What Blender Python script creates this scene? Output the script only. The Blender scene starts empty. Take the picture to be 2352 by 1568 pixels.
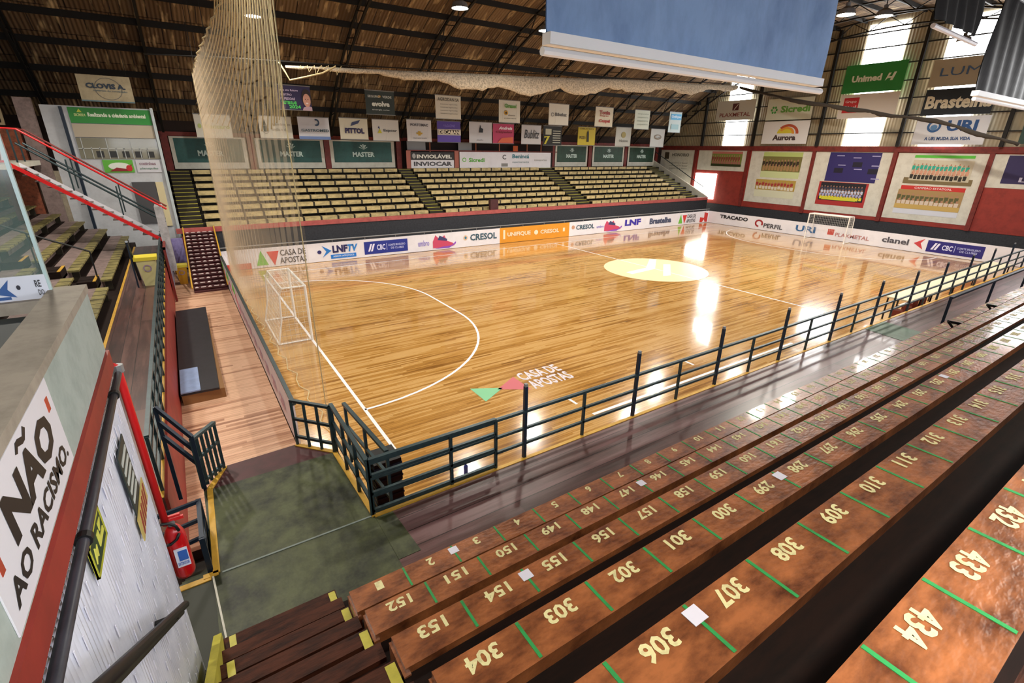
import bpy, math, random
from mathutils import Vector, Matrix
random.seed(7)
sc = bpy.context.scene
COL = sc.collection
# ------------------------------------------------------------------ camera, world, light, exposure
CP = Vector((-3.079, -9.337, 6.485)); FPX = 1118.2
RR = Vector((0.834677, -0.550559, 0.014066)); RU = Vector((0.190928, 0.313225, 0.930288)); RF = Vector((0.516585, 0.773805, -0.366559))
cd = bpy.data.cameras.new('camera'); cam = bpy.data.objects.new('camera', cd); COL.objects.link(cam)
cd.sensor_width = 36; cd.lens = 36 * FPX / 2352; cd.clip_start = .05; cd.clip_end = 300
m = Matrix((RR, RU, -RF)).transposed().to_4x4(); m.translation = CP; cam.matrix_world = m
sc.camera = cam
w = bpy.data.worlds.new('world'); sc.world = w; w.use_nodes = True
w.node_tree.nodes['Background'].inputs[0].default_value = (.85, .92, 1, 1)
w.node_tree.nodes['Background'].inputs[1].default_value = 1.0
sc.view_settings.view_transform = 'Standard'; sc.view_settings.look = 'None'
sc.view_settings.exposure = 0.55; sc.view_settings.gamma = 1
LAMPW = 470.0      # each high-bay lamp
NEARW = 7.5       # unseen glowing panels added behind the near stand as fill
WINE = 9.0         # lit translucent strips
def at(px, py, ax, val):
    d = RR * ((px - 1176) / FPX) + RU * (-(py - 784) / FPX) + RF
    i = 'xyz'.index(ax); t = (val - CP[i]) / d[i]
    return CP + d * t
# ------------------------------------------------------------------ materials
def lin(h):
    if isinstance(h, str):
        c = [int(h[i:i+2], 16) / 255 for i in (0, 2, 4)]
        return tuple(x / 12.92 if x <= .04045 else ((x + .055) / 1.055) ** 2.4 for x in c)
    return h
MC = {}
def mat(name, c, rough=.6, metal=0, spec=.5, dirt=0, dscale=3, dc='1a120c', stretch=(1, 1, 1), bump=0, bscale=30, coat=0, emit=0, lo=.42, hi=.68):
    if name in MC: return MC[name]
    M = bpy.data.materials.new(name); M.use_nodes = True; nt = M.node_tree; N = nt.nodes; L = nt.links; b = N['Principled BSDF']
    b.inputs['Base Color'].default_value = (*lin(c), 1); b.inputs['Roughness'].default_value = rough
    b.inputs['Metallic'].default_value = metal; b.inputs['Specular IOR Level'].default_value = spec
    if coat: b.inputs['Coat Weight'].default_value = coat; b.inputs['Coat Roughness'].default_value = .08
    if emit: b.inputs['Emission Color'].default_value = (*lin(c), 1); b.inputs['Emission Strength'].default_value = emit
    if dirt or bump:
        tc = N.new('ShaderNodeTexCoord'); mp = N.new('ShaderNodeMapping'); L.new(tc.outputs['Object'], mp.inputs[0]); mp.inputs['Scale'].default_value = stretch
    if dirt:
        n = N.new('ShaderNodeTexNoise'); n.inputs['Scale'].default_value = dscale; n.inputs['Detail'].default_value = 7; n.inputs['Roughness'].default_value = .68
        L.new(mp.outputs[0], n.inputs['Vector'])
        r = N.new('ShaderNodeMapRange'); r.inputs[1].default_value = lo; r.inputs[2].default_value = hi; r.inputs[3].default_value = 0; r.inputs[4].default_value = dirt
        L.new(n.outputs[0], r.inputs[0])
        x = N.new('ShaderNodeMix'); x.data_type = 'RGBA'; x.inputs[6].default_value = (*lin(c), 1); x.inputs[7].default_value = (*lin(dc), 1)
        L.new(r.outputs[0], x.inputs[0]); L.new(x.outputs[2], b.inputs['Base Color'])
    if bump:
        n2 = N.new('ShaderNodeTexNoise'); n2.inputs['Scale'].default_value = bscale; L.new(mp.outputs[0], n2.inputs['Vector'])
        bp = N.new('ShaderNodeBump'); bp.inputs['Strength'].default_value = bump; bp.inputs['Distance'].default_value = .02
        L.new(n2.outputs[0], bp.inputs['Height']); L.new(bp.outputs[0], b.inputs['Normal'])
    MC[name] = M; return M
def wood_mat(name, c1, c2, c3, along='x', plank=.12, rough=.15, coat=.0, streak=7, grain=.35):
    M = bpy.data.materials.new(name); M.use_nodes = True; nt = M.node_tree; N = nt.nodes; L = nt.links; b = N['Principled BSDF']
    tc = N.new('ShaderNodeTexCoord'); sp = N.new('ShaderNodeSeparateXYZ'); L.new(tc.outputs['Object'], sp.inputs[0])
    a, c = (0, 1) if along == 'x' else (1, 0)
    # plank index
    d = N.new('ShaderNodeMath'); d.operation = 'DIVIDE'; L.new(sp.outputs[c], d.inputs[0]); d.inputs[1].default_value = plank
    fl = N.new('ShaderNodeMath'); fl.operation = 'FLOOR'; L.new(d.outputs[0], fl.inputs[0])
    fr = N.new('ShaderNodeMath'); fr.operation = 'FRACT'; L.new(d.outputs[0], fr.inputs[0])
    al = N.new('ShaderNodeMath'); al.operation = 'DIVIDE'; L.new(sp.outputs[a], al.inputs[0]); al.inputs[1].default_value = 3.2
    wn0 = N.new('ShaderNodeTexWhiteNoise'); wn0.noise_dimensions = '1D'; L.new(fl.outputs[0], wn0.inputs['W'])
    ad = N.new('ShaderNodeMath'); L.new(al.outputs[0], ad.inputs[0]); L.new(wn0.outputs[0], ad.inputs[1])
    fa = N.new('ShaderNodeMath'); fa.operation = 'FLOOR'; L.new(ad.outputs[0], fa.inputs[0])
    cv = N.new('ShaderNodeCombineXYZ'); L.new(fa.outputs[0], cv.inputs[0]); L.new(fl.outputs[0], cv.inputs[1])
    wn = N.new('ShaderNodeTexWhiteNoise'); wn.noise_dimensions = '2D'; L.new(cv.outputs[0], wn.inputs['Vector'])
    mp = N.new('ShaderNodeMapping'); L.new(tc.outputs['Object'], mp.inputs[0])
    s = [1, 1, 1]; s[a] = .35; s[c] = streak; mp.inputs['Scale'].default_value = s
    n = N.new('ShaderNodeTexNoise'); n.inputs['Scale'].default_value = 1.3; n.inputs['Detail'].default_value = 8; n.inputs['Roughness'].default_value = .7; L.new(mp.outputs[0], n.inputs['Vector'])
    n3 = N.new('ShaderNodeTexNoise'); n3.inputs['Scale'].default_value = .35; n3.inputs['Detail'].default_value = 4; L.new(tc.outputs['Object'], n3.inputs['Vector'])
    m1 = N.new('ShaderNodeMath'); m1.operation = 'MULTIPLY_ADD'; L.new(wn.outputs[0], m1.inputs[0]); m1.inputs[1].default_value = grain; L.new(n.outputs[0], m1.inputs[2])
    m2 = N.new('ShaderNodeMath'); m2.operation = 'MULTIPLY_ADD'; L.new(n3.outputs[0], m2.inputs[0]); m2.inputs[1].default_value = .5; L.new(m1.outputs[0], m2.inputs[2])
    cr = N.new('ShaderNodeValToRGB'); L.new(m2.outputs[0], cr.inputs[0])
    e = cr.color_ramp.elements; e[0].position = .62; e[0].color = (*lin(c1), 1); e[1].position = 1.08; e[1].color = (*lin(c3), 1)
    k = cr.color_ramp.elements.new(.85); k.color = (*lin(c2), 1)
    gp = N.new('ShaderNodeMath'); gp.operation = 'GREATER_THAN'; L.new(fr.outputs[0], gp.inputs[0]); gp.inputs[1].default_value = .045
    x = N.new('ShaderNodeMix'); x.data_type = 'RGBA'; L.new(gp.outputs[0], x.inputs[0]); x.inputs[6].default_value = (*[v * .35 for v in lin(c1)], 1)
    L.new(cr.outputs[0], x.inputs[7]); L.new(x.outputs[2], b.inputs['Base Color'])
    b.inputs['Roughness'].default_value = rough; b.inputs['Coat Weight'].default_value = coat; b.inputs['Coat Roughness'].default_value = .05
    MC[name] = M; return M
COURT = wood_mat('court wood', '8a5e2c', 'bd8b46', 'd4a868', 'x', .075, .15, .6, 6, .32)
PINKW = wood_mat('warm up floor wood', '8a5a42', 'c99a7a', 'e2b898', 'x', .1, .45, 0, 5, .4)
DECK = wood_mat('walkway boards', '3a2624', '5f4442', '77595a', 'x', .3, .32, .25, 5, .3)
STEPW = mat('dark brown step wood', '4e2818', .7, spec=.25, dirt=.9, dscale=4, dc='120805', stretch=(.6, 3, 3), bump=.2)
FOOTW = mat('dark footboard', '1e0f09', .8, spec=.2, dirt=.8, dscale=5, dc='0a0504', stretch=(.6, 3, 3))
SEATW = mat('worn bench wood', 'b06c40', .34, spec=.6, dirt=.95, dscale=2.6, dc='451f10', stretch=(1, 2.2, 1), bump=.25, bscale=14, coat=.3, lo=.38, hi=.68)
FARSEAT = mat('pale bench wood', 'd2bd86', .5, dirt=.6, dscale=2.5, dc='5a4a2a', stretch=(1, 2, 2))
OLIVE = mat('olive bench wood', '8f8550', .6, dirt=.8, dscale=2.5, dc='2e2813')
GREYP = mat('greyish pink plank', '8d7a76', .6, dirt=.6, dscale=3, dc='3c3231')
CARPET = mat('worn green floor', '525839', .5, spec=.4, dirt=.95, dscale=1.6, dc='1c2116', bump=.3, bscale=8, lo=.38, hi=.62)
GREEN2 = mat('grey green floor patch', '5d7a66', .5, dirt=.4, dscale=3)
MAROON = mat('maroon paint', '4b2024', .5, dirt=.5, dscale=4, dc='20100f')
RED = mat('red wall paint', '9a3329', .6, dirt=.45, dscale=2, dc='5a1c16')
REDT = mat('red trim paint', '7e2a24', .55, dirt=.6, dscale=3, dc='3a1210')
PINKRED = mat('pinkish red parapet paint', 'b85a56', .6, dirt=.3, dscale=3)
BRED = mat('bright red paint', 'd31f22', .35)
WHITE = mat('white board', 'e9e9f2', .45, dirt=.12, dscale=1.5, dc='9a9aa8')
WHITEP = mat('white court paint', 'f6f6fa', .25)
CREAM = mat('cream panel', 'dad8cc', .7, dirt=.35, dscale=2, dc='a8a294')
PLASTER = mat('grey green plaster', 'abb8b3', .8, dirt=.35, dscale=5, dc='6e7a75')
CAPM = mat('brown grey coping', 'a39a8d', .8, dirt=.4, dscale=5, dc='5a5249')
YEL = mat('yellow line paint', 'd6a63a', .5, dirt=.3, dscale=6, dc='8a6a20')
YEL2 = mat('yellow step paint', 'c9c04a', .5, dirt=.3, dscale=6, dc='6f6a20')
NUMP = mat('cream number paint', 'e6e0a8', .6, dirt=.4, dscale=12, dc='8a7a50', lo=.5)
GLINE = mat('green divider paint', '2c9a50', .55, dirt=.5, dscale=7, dc='2a4a24', lo=.5)
STICK = mat('white sticker', 'e6e6f8', .5)
STEEL = mat('dark teal steel', '33474b', .4, metal=.3, dirt=.5, dscale=6, dc='15202a')
NAVY = mat('dark blue steel', '1b2a3c', .45, metal=.2)
BLACK = mat('black', '0c0d10', .5)
DARK = mat('dark mesh panel', '33343a', .75, dirt=.6, dscale=9, dc='17181c')
TRUSS = mat('roof steel', '0f0d0c', .7)
GREY = mat('grey metal', '8a8d90', .45, metal=.3)
ROPE = mat('beige rope', 'c9b88c', .8, dirt=.3, dscale=20, dc='8a7850')
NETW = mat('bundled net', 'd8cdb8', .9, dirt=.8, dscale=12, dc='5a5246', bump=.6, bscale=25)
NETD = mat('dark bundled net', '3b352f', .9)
BLUEF = mat('grey blue banner cloth', '93b2dc', .75, dirt=.6, dscale=.7, dc='6480ad', stretch=(1, 1, .5))
BLKF = mat('black banner cloth', '15161a', .6, dirt=.5, dscale=3, dc='2c2d34', stretch=(3, 1, .3), lo=.55, hi=.8)
LIT = mat('daylit translucent strip', 'ffffff', .5, emit=WINE)
LITD = mat('daylit doorway', 'fffaf0', .5, emit=5)
YBIN = mat('yellow bin plastic', 'e0cf3e', .4); YBIN2 = mat('cream bin plastic', 'd9d39a', .4); OBIN = mat('golden bin plastic', 'e0a92a', .4)
EXT = mat('extinguisher red', 'c01018', .25, coat=.5)
INK = {}
def ink(h): return mat('print ' + h, h, .55)
def net_mat():
    M = bpy.data.materials.new('tan netting'); M.use_nodes = True; nt = M.node_tree; N = nt.nodes; L = nt.links
    b = N['Principled BSDF']; b.inputs['Base Color'].default_value = (*lin('d2bfa2'), 1); b.inputs['Roughness'].default_value = .9
    t = N.new('ShaderNodeBsdfTransparent'); mx = N.new('ShaderNodeMixShader'); o = N['Material Output']
    tc = N.new('ShaderNodeTexCoord'); n = N.new('ShaderNodeTexNoise'); n.inputs['Scale'].default_value = 2.2; n.inputs['Detail'].default_value = 5
    L.new(tc.outputs['Object'], n.inputs['Vector'])
    r = N.new('ShaderNodeMapRange'); r.inputs[1].default_value = .3; r.inputs[2].default_value = .7; r.inputs[3].default_value = .13; r.inputs[4].default_value = .27
    L.new(n.outputs[0], r.inputs[0]); sp = N.new('ShaderNodeSeparateXYZ'); L.new(tc.outputs['Object'], sp.inputs[0])
    g = N.new('ShaderNodeMapRange'); g.inputs[1].default_value = -7; g.inputs[2].default_value = 9; g.inputs[3].default_value = .5; g.inputs[4].default_value = 1.25; L.new(sp.outputs[1], g.inputs[0])
    q = N.new('ShaderNodeMath'); q.operation = 'MULTIPLY'; L.new(r.outputs[0], q.inputs[0]); L.new(g.outputs[0], q.inputs[1])
    L.new(q.outputs[0], mx.inputs[0]); L.new(t.outputs[0], mx.inputs[1]); L.new(b.outputs[0], mx.inputs[2]); L.new(mx.outputs[0], o.inputs[0])
    return M
NET = net_mat()
def glass_mat(name, c, f):
    M = bpy.data.materials.new(name); M.use_nodes = True; nt = M.node_tree; N = nt.nodes; L = nt.links
    b = N['Principled BSDF']; b.inputs['Base Color'].default_value = (*lin(c), 1); b.inputs['Roughness'].default_value = .08
    t = N.new('ShaderNodeBsdfTransparent'); mx = N.new('ShaderNodeMixShader'); mx.inputs[0].default_value = f
    L.new(t.outputs[0], mx.inputs[1]); L.new(b.outputs[0], mx.inputs[2]); L.new(mx.outputs[0], N['Material Output'].inputs[0]); return M
GLASS = glass_mat('clear pane', '7f9690', .22)
def roof_mat():
    M = bpy.data.materials.new('fibre cement roof sheets'); M.use_nodes = True; nt = M.node_tree; N = nt.nodes; L = nt.links; b = N['Principled BSDF']
    tc = N.new('ShaderNodeTexCoord'); uv = tc.outputs['UV']
    br = N.new('ShaderNodeTexBrick'); br.inputs['Scale'].default_value = 1; br.inputs['Brick Width'].default_value = 1.05; br.inputs['Row Height'].default_value = 1.75
    br.offset = .5; br.inputs['Mortar Size'].default_value = .03; br.inputs['Color1'].default_value = (*lin('80694f'), 1); br.inputs['Color2'].default_value = (*lin('5d4834'), 1); br.inputs['Mortar'].default_value = (*lin('2c2018'), 1)
    L.new(uv, br.inputs['Vector'])
    mp = N.new('ShaderNodeMapping'); L.new(uv, mp.inputs[0]); mp.inputs['Scale'].default_value = (2.6, .5, 1)
    n = N.new('ShaderNodeTexNoise'); n.inputs['Scale'].default_value = 1.2; n.inputs['Detail'].default_value = 3; L.new(mp.outputs[0], n.inputs['Vector'])
    r = N.new('ShaderNodeMapRange'); r.inputs[1].default_value = .56; r.inputs[2].default_value = .72; L.new(n.outputs[0], r.inputs[0])
    x = N.new('ShaderNodeMix'); x.data_type = 'RGBA'; L.new(r.outputs[0], x.inputs[0]); L.new(br.outputs[0], x.inputs[6]); x.inputs[7].default_value = (*lin('cdb48a'), 1)
    L.new(x.outputs[2], b.inputs['Base Color']); b.inputs['Roughness'].default_value = .85
    wv = N.new('ShaderNodeTexWave'); wv.inputs['Scale'].default_value = 1.7; L.new(uv, wv.inputs['Vector'])
    bp = N.new('ShaderNodeBump'); bp.inputs['Strength'].default_value = .8; bp.inputs['Distance'].default_value = .05; L.new(wv.outputs[0], bp.inputs['Height']); L.new(bp.outputs[0], b.inputs['Normal'])
    return M
ROOF = roof_mat()
def clad_mat(name, c1, c2, axis, sc_):
    M = bpy.data.materials.new(name); M.use_nodes = True; nt = M.node_tree; N = nt.nodes; L = nt.links; b = N['Principled BSDF']
    tc = N.new('ShaderNodeTexCoord'); mp = N.new('ShaderNodeMapping'); L.new(tc.outputs['Object'], mp.inputs[0])
    wv = N.new('ShaderNodeTexWave'); wv.bands_direction = axis; wv.inputs['Scale'].default_value = sc_; L.new(mp.outputs[0], wv.inputs['Vector'])
    n = N.new('ShaderNodeTexNoise'); n.inputs['Scale'].default_value = 1.5; n.inputs['Detail'].default_value = 6; L.new(tc.outputs['Object'], n.inputs['Vector'])
    x = N.new('ShaderNodeMix'); x.data_type = 'RGBA'; L.new(n.outputs[0], x.inputs[0]); x.inputs[6].default_value = (*lin(c1), 1); x.inputs[7].default_value = (*lin(c2), 1)
    L.new(x.outputs[2], b.inputs['Base Color']); b.inputs['Roughness'].default_value = .55
    bp = N.new('ShaderNodeBump'); bp.inputs['Strength'].default_value = .7; bp.inputs['Distance'].default_value = .03; L.new(wv.outputs[0], bp.inputs['Height']); L.new(bp.outputs[0], b.inputs['Normal'])
    MC[name] = M; return M
GABLE = clad_mat('beige corrugated gable sheets', 'b5a98c', '8f8570', 'Y', 1.5)
# ------------------------------------------------------------------ mesh helpers
WL = {}
def tag(o, label=None, cat=None, group=None, kind=None):
    for k, v_ in (('label', label), ('category', cat), ('group', group), ('kind', kind)):
        if v_: o[k] = v_
    return o
def thing(name, loc, label, cat, group=None, kind=None):
    o = bpy.data.objects.new(name, None); o.empty_display_size = .2; COL.objects.link(o); o.location = loc; WL[o.name] = Vector(loc)
    return tag(o, label, cat, group, kind)
class MB:
    def __init__(s): s.v = []; s.f = []; s.uv = None
    def add(s, vs, fs):
        n = len(s.v); s.v += [Vector(a) for a in vs]; s.f += [tuple(i + n for i in f) for f in fs]; return s
    def box(s, x0, x1, y0, y1, z0, z1):
        return s.add([(x0,y0,z0),(x1,y0,z0),(x1,y1,z0),(x0,y1,z0),(x0,y0,z1),(x1,y0,z1),(x1,y1,z1),(x0,y1,z1)],
                     [(0,3,2,1),(4,5,6,7),(0,1,5,4),(1,2,6,5),(2,3,7,6),(3,0,4,7)])
    def hexa(s, a, b):   # two quads (lists of 4) joined
        return s.add(list(a) + list(b), [(0,3,2,1),(4,5,6,7),(0,1,5,4),(1,2,6,5),(2,3,7,6),(3,0,4,7)])
    def prism(s, pts, z0, z1):
        n = len(pts); return s.add([(p[0], p[1], z0) for p in pts] + [(p[0], p[1], z1) for p in pts],
            [tuple(range(n))[::-1], tuple(range(n, 2*n))] + [(i, (i+1) % n, n + (i+1) % n, n + i) for i in range(n)])
    def bar(s, p, q, w_=.05, h=None):
        p = Vector(p); q = Vector(q); d = (q - p); h = h or w_
        if d.length < 1e-6: return s
        d.normalize(); a = Vector((0,0,1)) if abs(d.z) < .95 else Vector((1,0,0))
        r = d.cross(a).normalized() * w_ / 2; u = r.cross(d).normalized() * h / 2
        return s.hexa([p-r-u, p+r-u, p+r+u, p-r+u], [q-r-u, q+r-u, q+r+u, q-r+u])
    def tube(s, pts, r, n=8, cap=True):
        pts = [Vector(p) for p in pts]; rs = r if isinstance(r, (list, tuple)) else [r] * len(pts); base = len(s.v); 
        for i, p in enumerate(pts):
            d = (pts[min(i+1, len(pts)-1)] - pts[max(i-1, 0)]).normalized(); a = Vector((0,0,1)) if abs(d.z) < .9 else Vector((1,0,0))
            x = d.cross(a).normalized(); y = x.cross(d)
            rr = rs[i]; rx, ry = rr if isinstance(rr, tuple) else (rr, rr)
            for k in range(n):
                t = 2*math.pi*k/n; s.v.append(p + x*rx*math.cos(t) + y*ry*math.sin(t))
        for i in range(len(pts)-1):
            for k in range(n):
                a0 = base+i*n+k; a1 = base+i*n+(k+1) % n; s.f.append((a0, a1, a1+n, a0+n))
        if cap: s.f.append(tuple(base+k for k in range(n))[::-1]); s.f.append(tuple(base+(len(pts)-1)*n+k for k in range(n)))
        return s
    def build(s, name, mt, parent=None, smooth=False):
        if not s.v: return None
        if parent is None:
            xs = [a.x for a in s.v]; ys = [a.y for a in s.v]; zs = [a.z for a in s.v]
            loc = Vector(((min(xs)+max(xs))/2, (min(ys)+max(ys))/2, min(zs)))
        else: loc = WL[parent.name]
        me = bpy.data.meshes.new(name); me.from_pydata([tuple(a - loc) for a in s.v], [], s.f)
        if s.uv:
            l = me.uv_layers.new(name='uv')
            for i, u in enumerate(s.uv): l.data[i].uv = u
        me.materials.append(mt)
        if smooth: me.polygons.foreach_set('use_smooth', [True] * len(me.polygons))
        me.update(); o = bpy.data.objects.new(name, me); COL.objects.link(o)
        if parent: o.parent = parent
        else: o.location = loc
        WL[o.name] = loc; return o
def struct(mb, name, mt, parent=None, smooth=False):
    o = mb.build(name, mt, parent, smooth)
    if parent is None: o['kind'] = 'structure'
    return o
TXT = {}
def text_geo(t, bold=.0, shear=0):
    k = (t, bold, shear)
    if k in TXT: return TXT[k]
    c = bpy.data.curves.new('t', 'FONT'); c.body = t; c.size = 1; c.offset = bold; c.resolution_u = 2; c.shear = shear; c.align_x = 'LEFT'
    o = bpy.data.objects.new('t', c); COL.objects.link(o)
    me = bpy.data.meshes.new_from_object(o)
    vs = [tuple(v_.co) for v_ in me.vertices]; fs = [tuple(p.vertices) for p in me.polygons]
    COL.objects.unlink(o); bpy.data.objects.remove(o); bpy.data.curves.remove(c); bpy.data.meshes.remove(me)
    TXT[k] = (vs, fs); return TXT[k]
class Fr:
    """a flat rectangle in the place: o = lower left corner as seen, u right, up, n towards the viewer"""
    def __init__(s, o, u, up, w_, h): s.o = Vector(o); s.u = Vector(u).normalized(); s.up = Vector(up).normalized(); s.w = w_; s.h = h; s.n = s.u.cross(s.up)
    def p(s, a, b, d=0): return s.o + s.u*a*s.w + s.up*b*s.h + s.n*d
    def slab(s, mb, a0, a1, b0, b1, d0, d1):
        return mb.hexa([s.p(a0,b0,d0), s.p(a1,b0,d0), s.p(a1,b1,d0), s.p(a0,b1,d0)], [s.p(a0,b0,d1), s.p(a1,b0,d1), s.p(a1,b1,d1), s.p(a0,b1,d1)])
    def rect(s, parent, a0, a1, b0, b1, c, name='printed_panel', d=.012):
        return s.slab(MB(), a0, a1, b0, b1, -.002, d).build(name, ink(c) if isinstance(c, str) else c, parent)
    def poly(s, parent, pts, c, name='emblem', d=.014):
        n = len(pts); mb = MB().add([s.p(a, b, d) for a, b in pts] + [s.p(a, b, 0) for a, b in pts], [tuple(range(n)), tuple(range(n, 2*n))[::-1]] + [(i, n+i, n+(i+1) % n, (i+1) % n) for i in range(n)])
        return mb.build(name, ink(c) if isinstance(c, str) else c, parent)
    def ell(s, parent, a, b, ra, rb, c, name='emblem', d=.014, n=20, t0=0, t1=360):
        return s.poly(parent, [(a + ra*math.cos(math.radians(t0+(t1-t0)*i/n)), b + rb*math.sin(math.radians(t0+(t1-t0)*i/n))) for i in range(n if t1-t0 == 360 else n+1)], c, name, d)
    def ring(s, parent, a, b, ra, rb, th, c, name='emblem', d=.016, t0=0, t1=360, n=28):
        mb = MB(); 
        P = lambda i, k: s.p(a + ra*k*math.cos(math.radians(t0+(t1-t0)*i/n)), b + rb*k*math.sin(math.radians(t0+(t1-t0)*i/n)), d)
        for i in range(n): mb.add([P(i,1), P(i+1,1), P(i+1,1-th), P(i,1-th)], [(0,1,2,3)])
        return mb.build(name, ink(c), parent)
    def txt(s, parent, t, a0, a1, b0, b1, c, bold=.02, name='lettering', d=.02, shear=0):
        vs, fs = text_geo(t, bold, shear)
        if not vs: return
        x0 = min(q[0] for q in vs); x1 = max(q[0] for q in vs); y0 = min(q[1] for q in vs); y1 = max(q[1] for q in vs)
        mb = MB().add([s.p(a0 + (a1-a0)*(q[0]-x0)/(x1-x0), b0 + (b1-b0)*(q[1]-y0)/(y1-y0), d) for q in vs], fs)
        return mb.build(name, ink(c) if isinstance(c, str) else c, parent)
def fy(p0x, p1x, ptop, pbot, y, ymid=None):
    """frame on plane y facing the near side from pixel extents (left x, right x, top y, bottom y at centre)"""
    cx = (p0x + p1x) / 2; cy = (ptop + pbot) / 2
    x0 = at(p0x, cy, 'y', y).x; x1 = at(p1x, cy, 'y', y).x; z1 = at(cx, ptop, 'y', y).z; z0 = at(cx, pbot, 'y', y).z
    return Fr((x0, y, z0), (1,0,0), (0,0,1), x1-x0, z1-z0)
def Fx(x, y0, y1, z0, z1): return Fr((x, y0, z0), (0,-1,0), (0,0,1), y0-y1, z1-z0)   # y0 = left (far)
def Fy(y, x0, x1, z0, z1): return Fr((x0, y, z0), (1,0,0), (0,0,1), x1-x0, z1-z0)
# ------------------------------------------------------------------ court and floors
L_, W_, R_ = 39.62, 19.49, 5.98
court = struct(MB().box(-1.82, 40.6, -3.4, 21.32, -.2, 0), 'floor', COURT)
def strip(pts, wd, name='marking_line', mt=WHITEP, z=.004, par=None):
    mb = MB()
    for i in range(len(pts)-1):
        p = Vector((*pts[i], z)); q = Vector((*pts[i+1], z)); d = (q-p).normalized(); r = Vector((-d.y, d.x, 0))*wd/2
        mb.add([p-r, q-r, q+r, p+r], [(0,1,2,3)])
    return mb.build(name, mt, par or court)
c_ = W_/2; lw = .085
strip([(0,0),(L_,0)], lw); strip([(0,W_),(L_,W_)], lw); strip([(0,0),(0,W_)], lw); strip([(L_,0),(L_,W_)], lw); strip([(L_/2,0),(L_/2,W_)], lw)
for sx, x0 in ((1,0),(-1,L_)):
    pts = [(x0+sx*R_*math.sin(math.radians(t)), c_-1.5-R_*math.cos(math.radians(t))) for t in range(0,91,5)] + [(x0+sx*R_*math.sin(math.radians(t)), c_+1.5-R_*math.cos(math.radians(t))) for t in range(90,181,5)]
    strip(pts, lw)
strip([(10,0),(10,-.5)], .08); strip([(5,0),(5,-.5)], .08); strip([(5.0,-1.15),(14.8,-1.15)], .1); strip([(24,-1.2),(34,-1.2)], .1)
MB().prism([(L_/2+3*math.cos(t*math.pi/32), c_+3*math.sin(t*math.pi/32)) for t in range(64)], .001, .006).build('centre_disc', mat('cream centre disc', 'f2e4ba', .22), court)
ff = Fr((L_/2-3, c_-3, .006), (1,0,0), (0,1,0), 6, 6)
ff.poly(court, [(.14,.46),(.5,.50),(.86,.80),(.80,.84),(.46,.58),(.14,.54)], 'fdfdf4', 'painted_swoosh', .003)
ff.poly(court, [(.34,.26),(.42,.24),(.80,.56),(.74,.60)], 'fdfdf4', 'painted_swoosh', .003)
strip([(L_/2,c_-3),(L_/2,c_+3)], lw, z=.008)
lg = Fr((2.95, .75, .004), (1,0,0), (0,1,0), 6.0, 1.3)
lg.poly(court, [(.0,.15),(.0,.85),(.14,.5)], '7cc493', 'painted_triangle', .002); lg.poly(court, [(.11,.5),(.25,.85),(.25,.1)], 'c8606a', 'painted_triangle', .002)
lg.txt(court, 'CASA DE', .27, .52, .54, .95, 'd8d0d8', .03, 'painted_lettering', .003); lg.txt(court, 'APOSTAS', .27, .52, .06, .48, 'd8d0d8', .03, 'painted_lettering', .003)
struct(MB().box(-4.1, -1.86, -1.0, 23.0, -.2, 0), 'floor', PINKW)
struct(MB().box(-1.82, 44, 21.32, 23.1, -.2, -.002).box(40.6, 44, -4, 21.32, -.2, -.002), 'floor', DARK)
# ------------------------------------------------------------------ walls and ceiling
CY, RAD, CZ = 9.75, 31.2, -14.9      # roof arc centre y, radius, centre z
def roofz(y, d=0): return CZ + math.sqrt((RAD-d)**2 - (y-CY)**2)
mb = MB(); uv = []; NY = 44; ya, yb = -12.4, 31.6
arcs = [math.asin((ya-CY)/RAD) + (math.asin((yb-CY)/RAD) - math.asin((ya-CY)/RAD))*i/NY for i in range(NY+1)]
for i in range(NY):
    a, b = arcs[i], arcs[i+1]
    P = [(-11, a), (44.2, a), (44.2, b), (-11, b)]
    mb.add([(x, CY+RAD*math.sin(t), CZ+RAD*math.cos(t)) for x, t in P], [(0,1,2,3)]); uv += [(x, t*RAD) for x, t in P]
mb.uv = uv; struct(mb, 'ceiling', ROOF)
struct(MB().box(-11, 44.2, 31, 31.3, 0, 7.9), 'wall_back', mat('dark rear wall', '2a1a16', .8, dirt=.5, dscale=2))
struct(MB().box(-11.3, 44.2, -12.7, -12.4, 0, 7.9), 'wall_front', mat('pale rear wall', '8a8478', .8))
def gable(x0, x1, name, mt, zlow):
    mb = MB(); ys = [ya + (yb-ya)*i/30 for i in range(31)]
    for i in range(30):
        y0, y1 = ys[i], ys[i+1]
        mb.hexa([(x0,y0,zlow),(x1,y0,zlow),(x1,y1,zlow),(x0,y1,zlow)], [(x0,y0,roofz(y0)),(x1,y0,roofz(y0)),(x1,y1,roofz(y1)),(x0,y1,roofz(y1))])
    return struct(mb, name, mt)
for i in range(7): struct(MB().box(-8+7.2*i, -2+7.2*i, -12.39, -12.34, 5.9, 7.6), 'window_%d' % (i+6), mat('added near fill glow', 'f4f8ff', .5, emit=NEARW))  # unseen glowing panels, added to light whatever faces the near side
gable(44.0, 44.2, 'wall_right', GABLE, 7.0)
struct(MB().box(44.0, 44.2, -12.4, 31, 1.5, 7.05), 'wall_right', RED)
struct(MB().box(44.0, 44.2, -12.4, 31, 0, 1.52), 'wall_right', DARK)
gable(-11.2, -11.0, 'wall_left', mat('dark left wall', '3a3630', .8, dirt=.5), 0)
struct(MB().box(43.85, 44, -12.4, 31, 6.72, 7.12), 'trim_1', REDT)
for i, y in enumerate((26.3, 20.25, 14.1, 8.0, 2.3)): struct(MB().box(43.86, 44, y-.14, y+.14, 1.5, 6.75), 'trim_%d' % (i+2), REDT)
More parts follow.
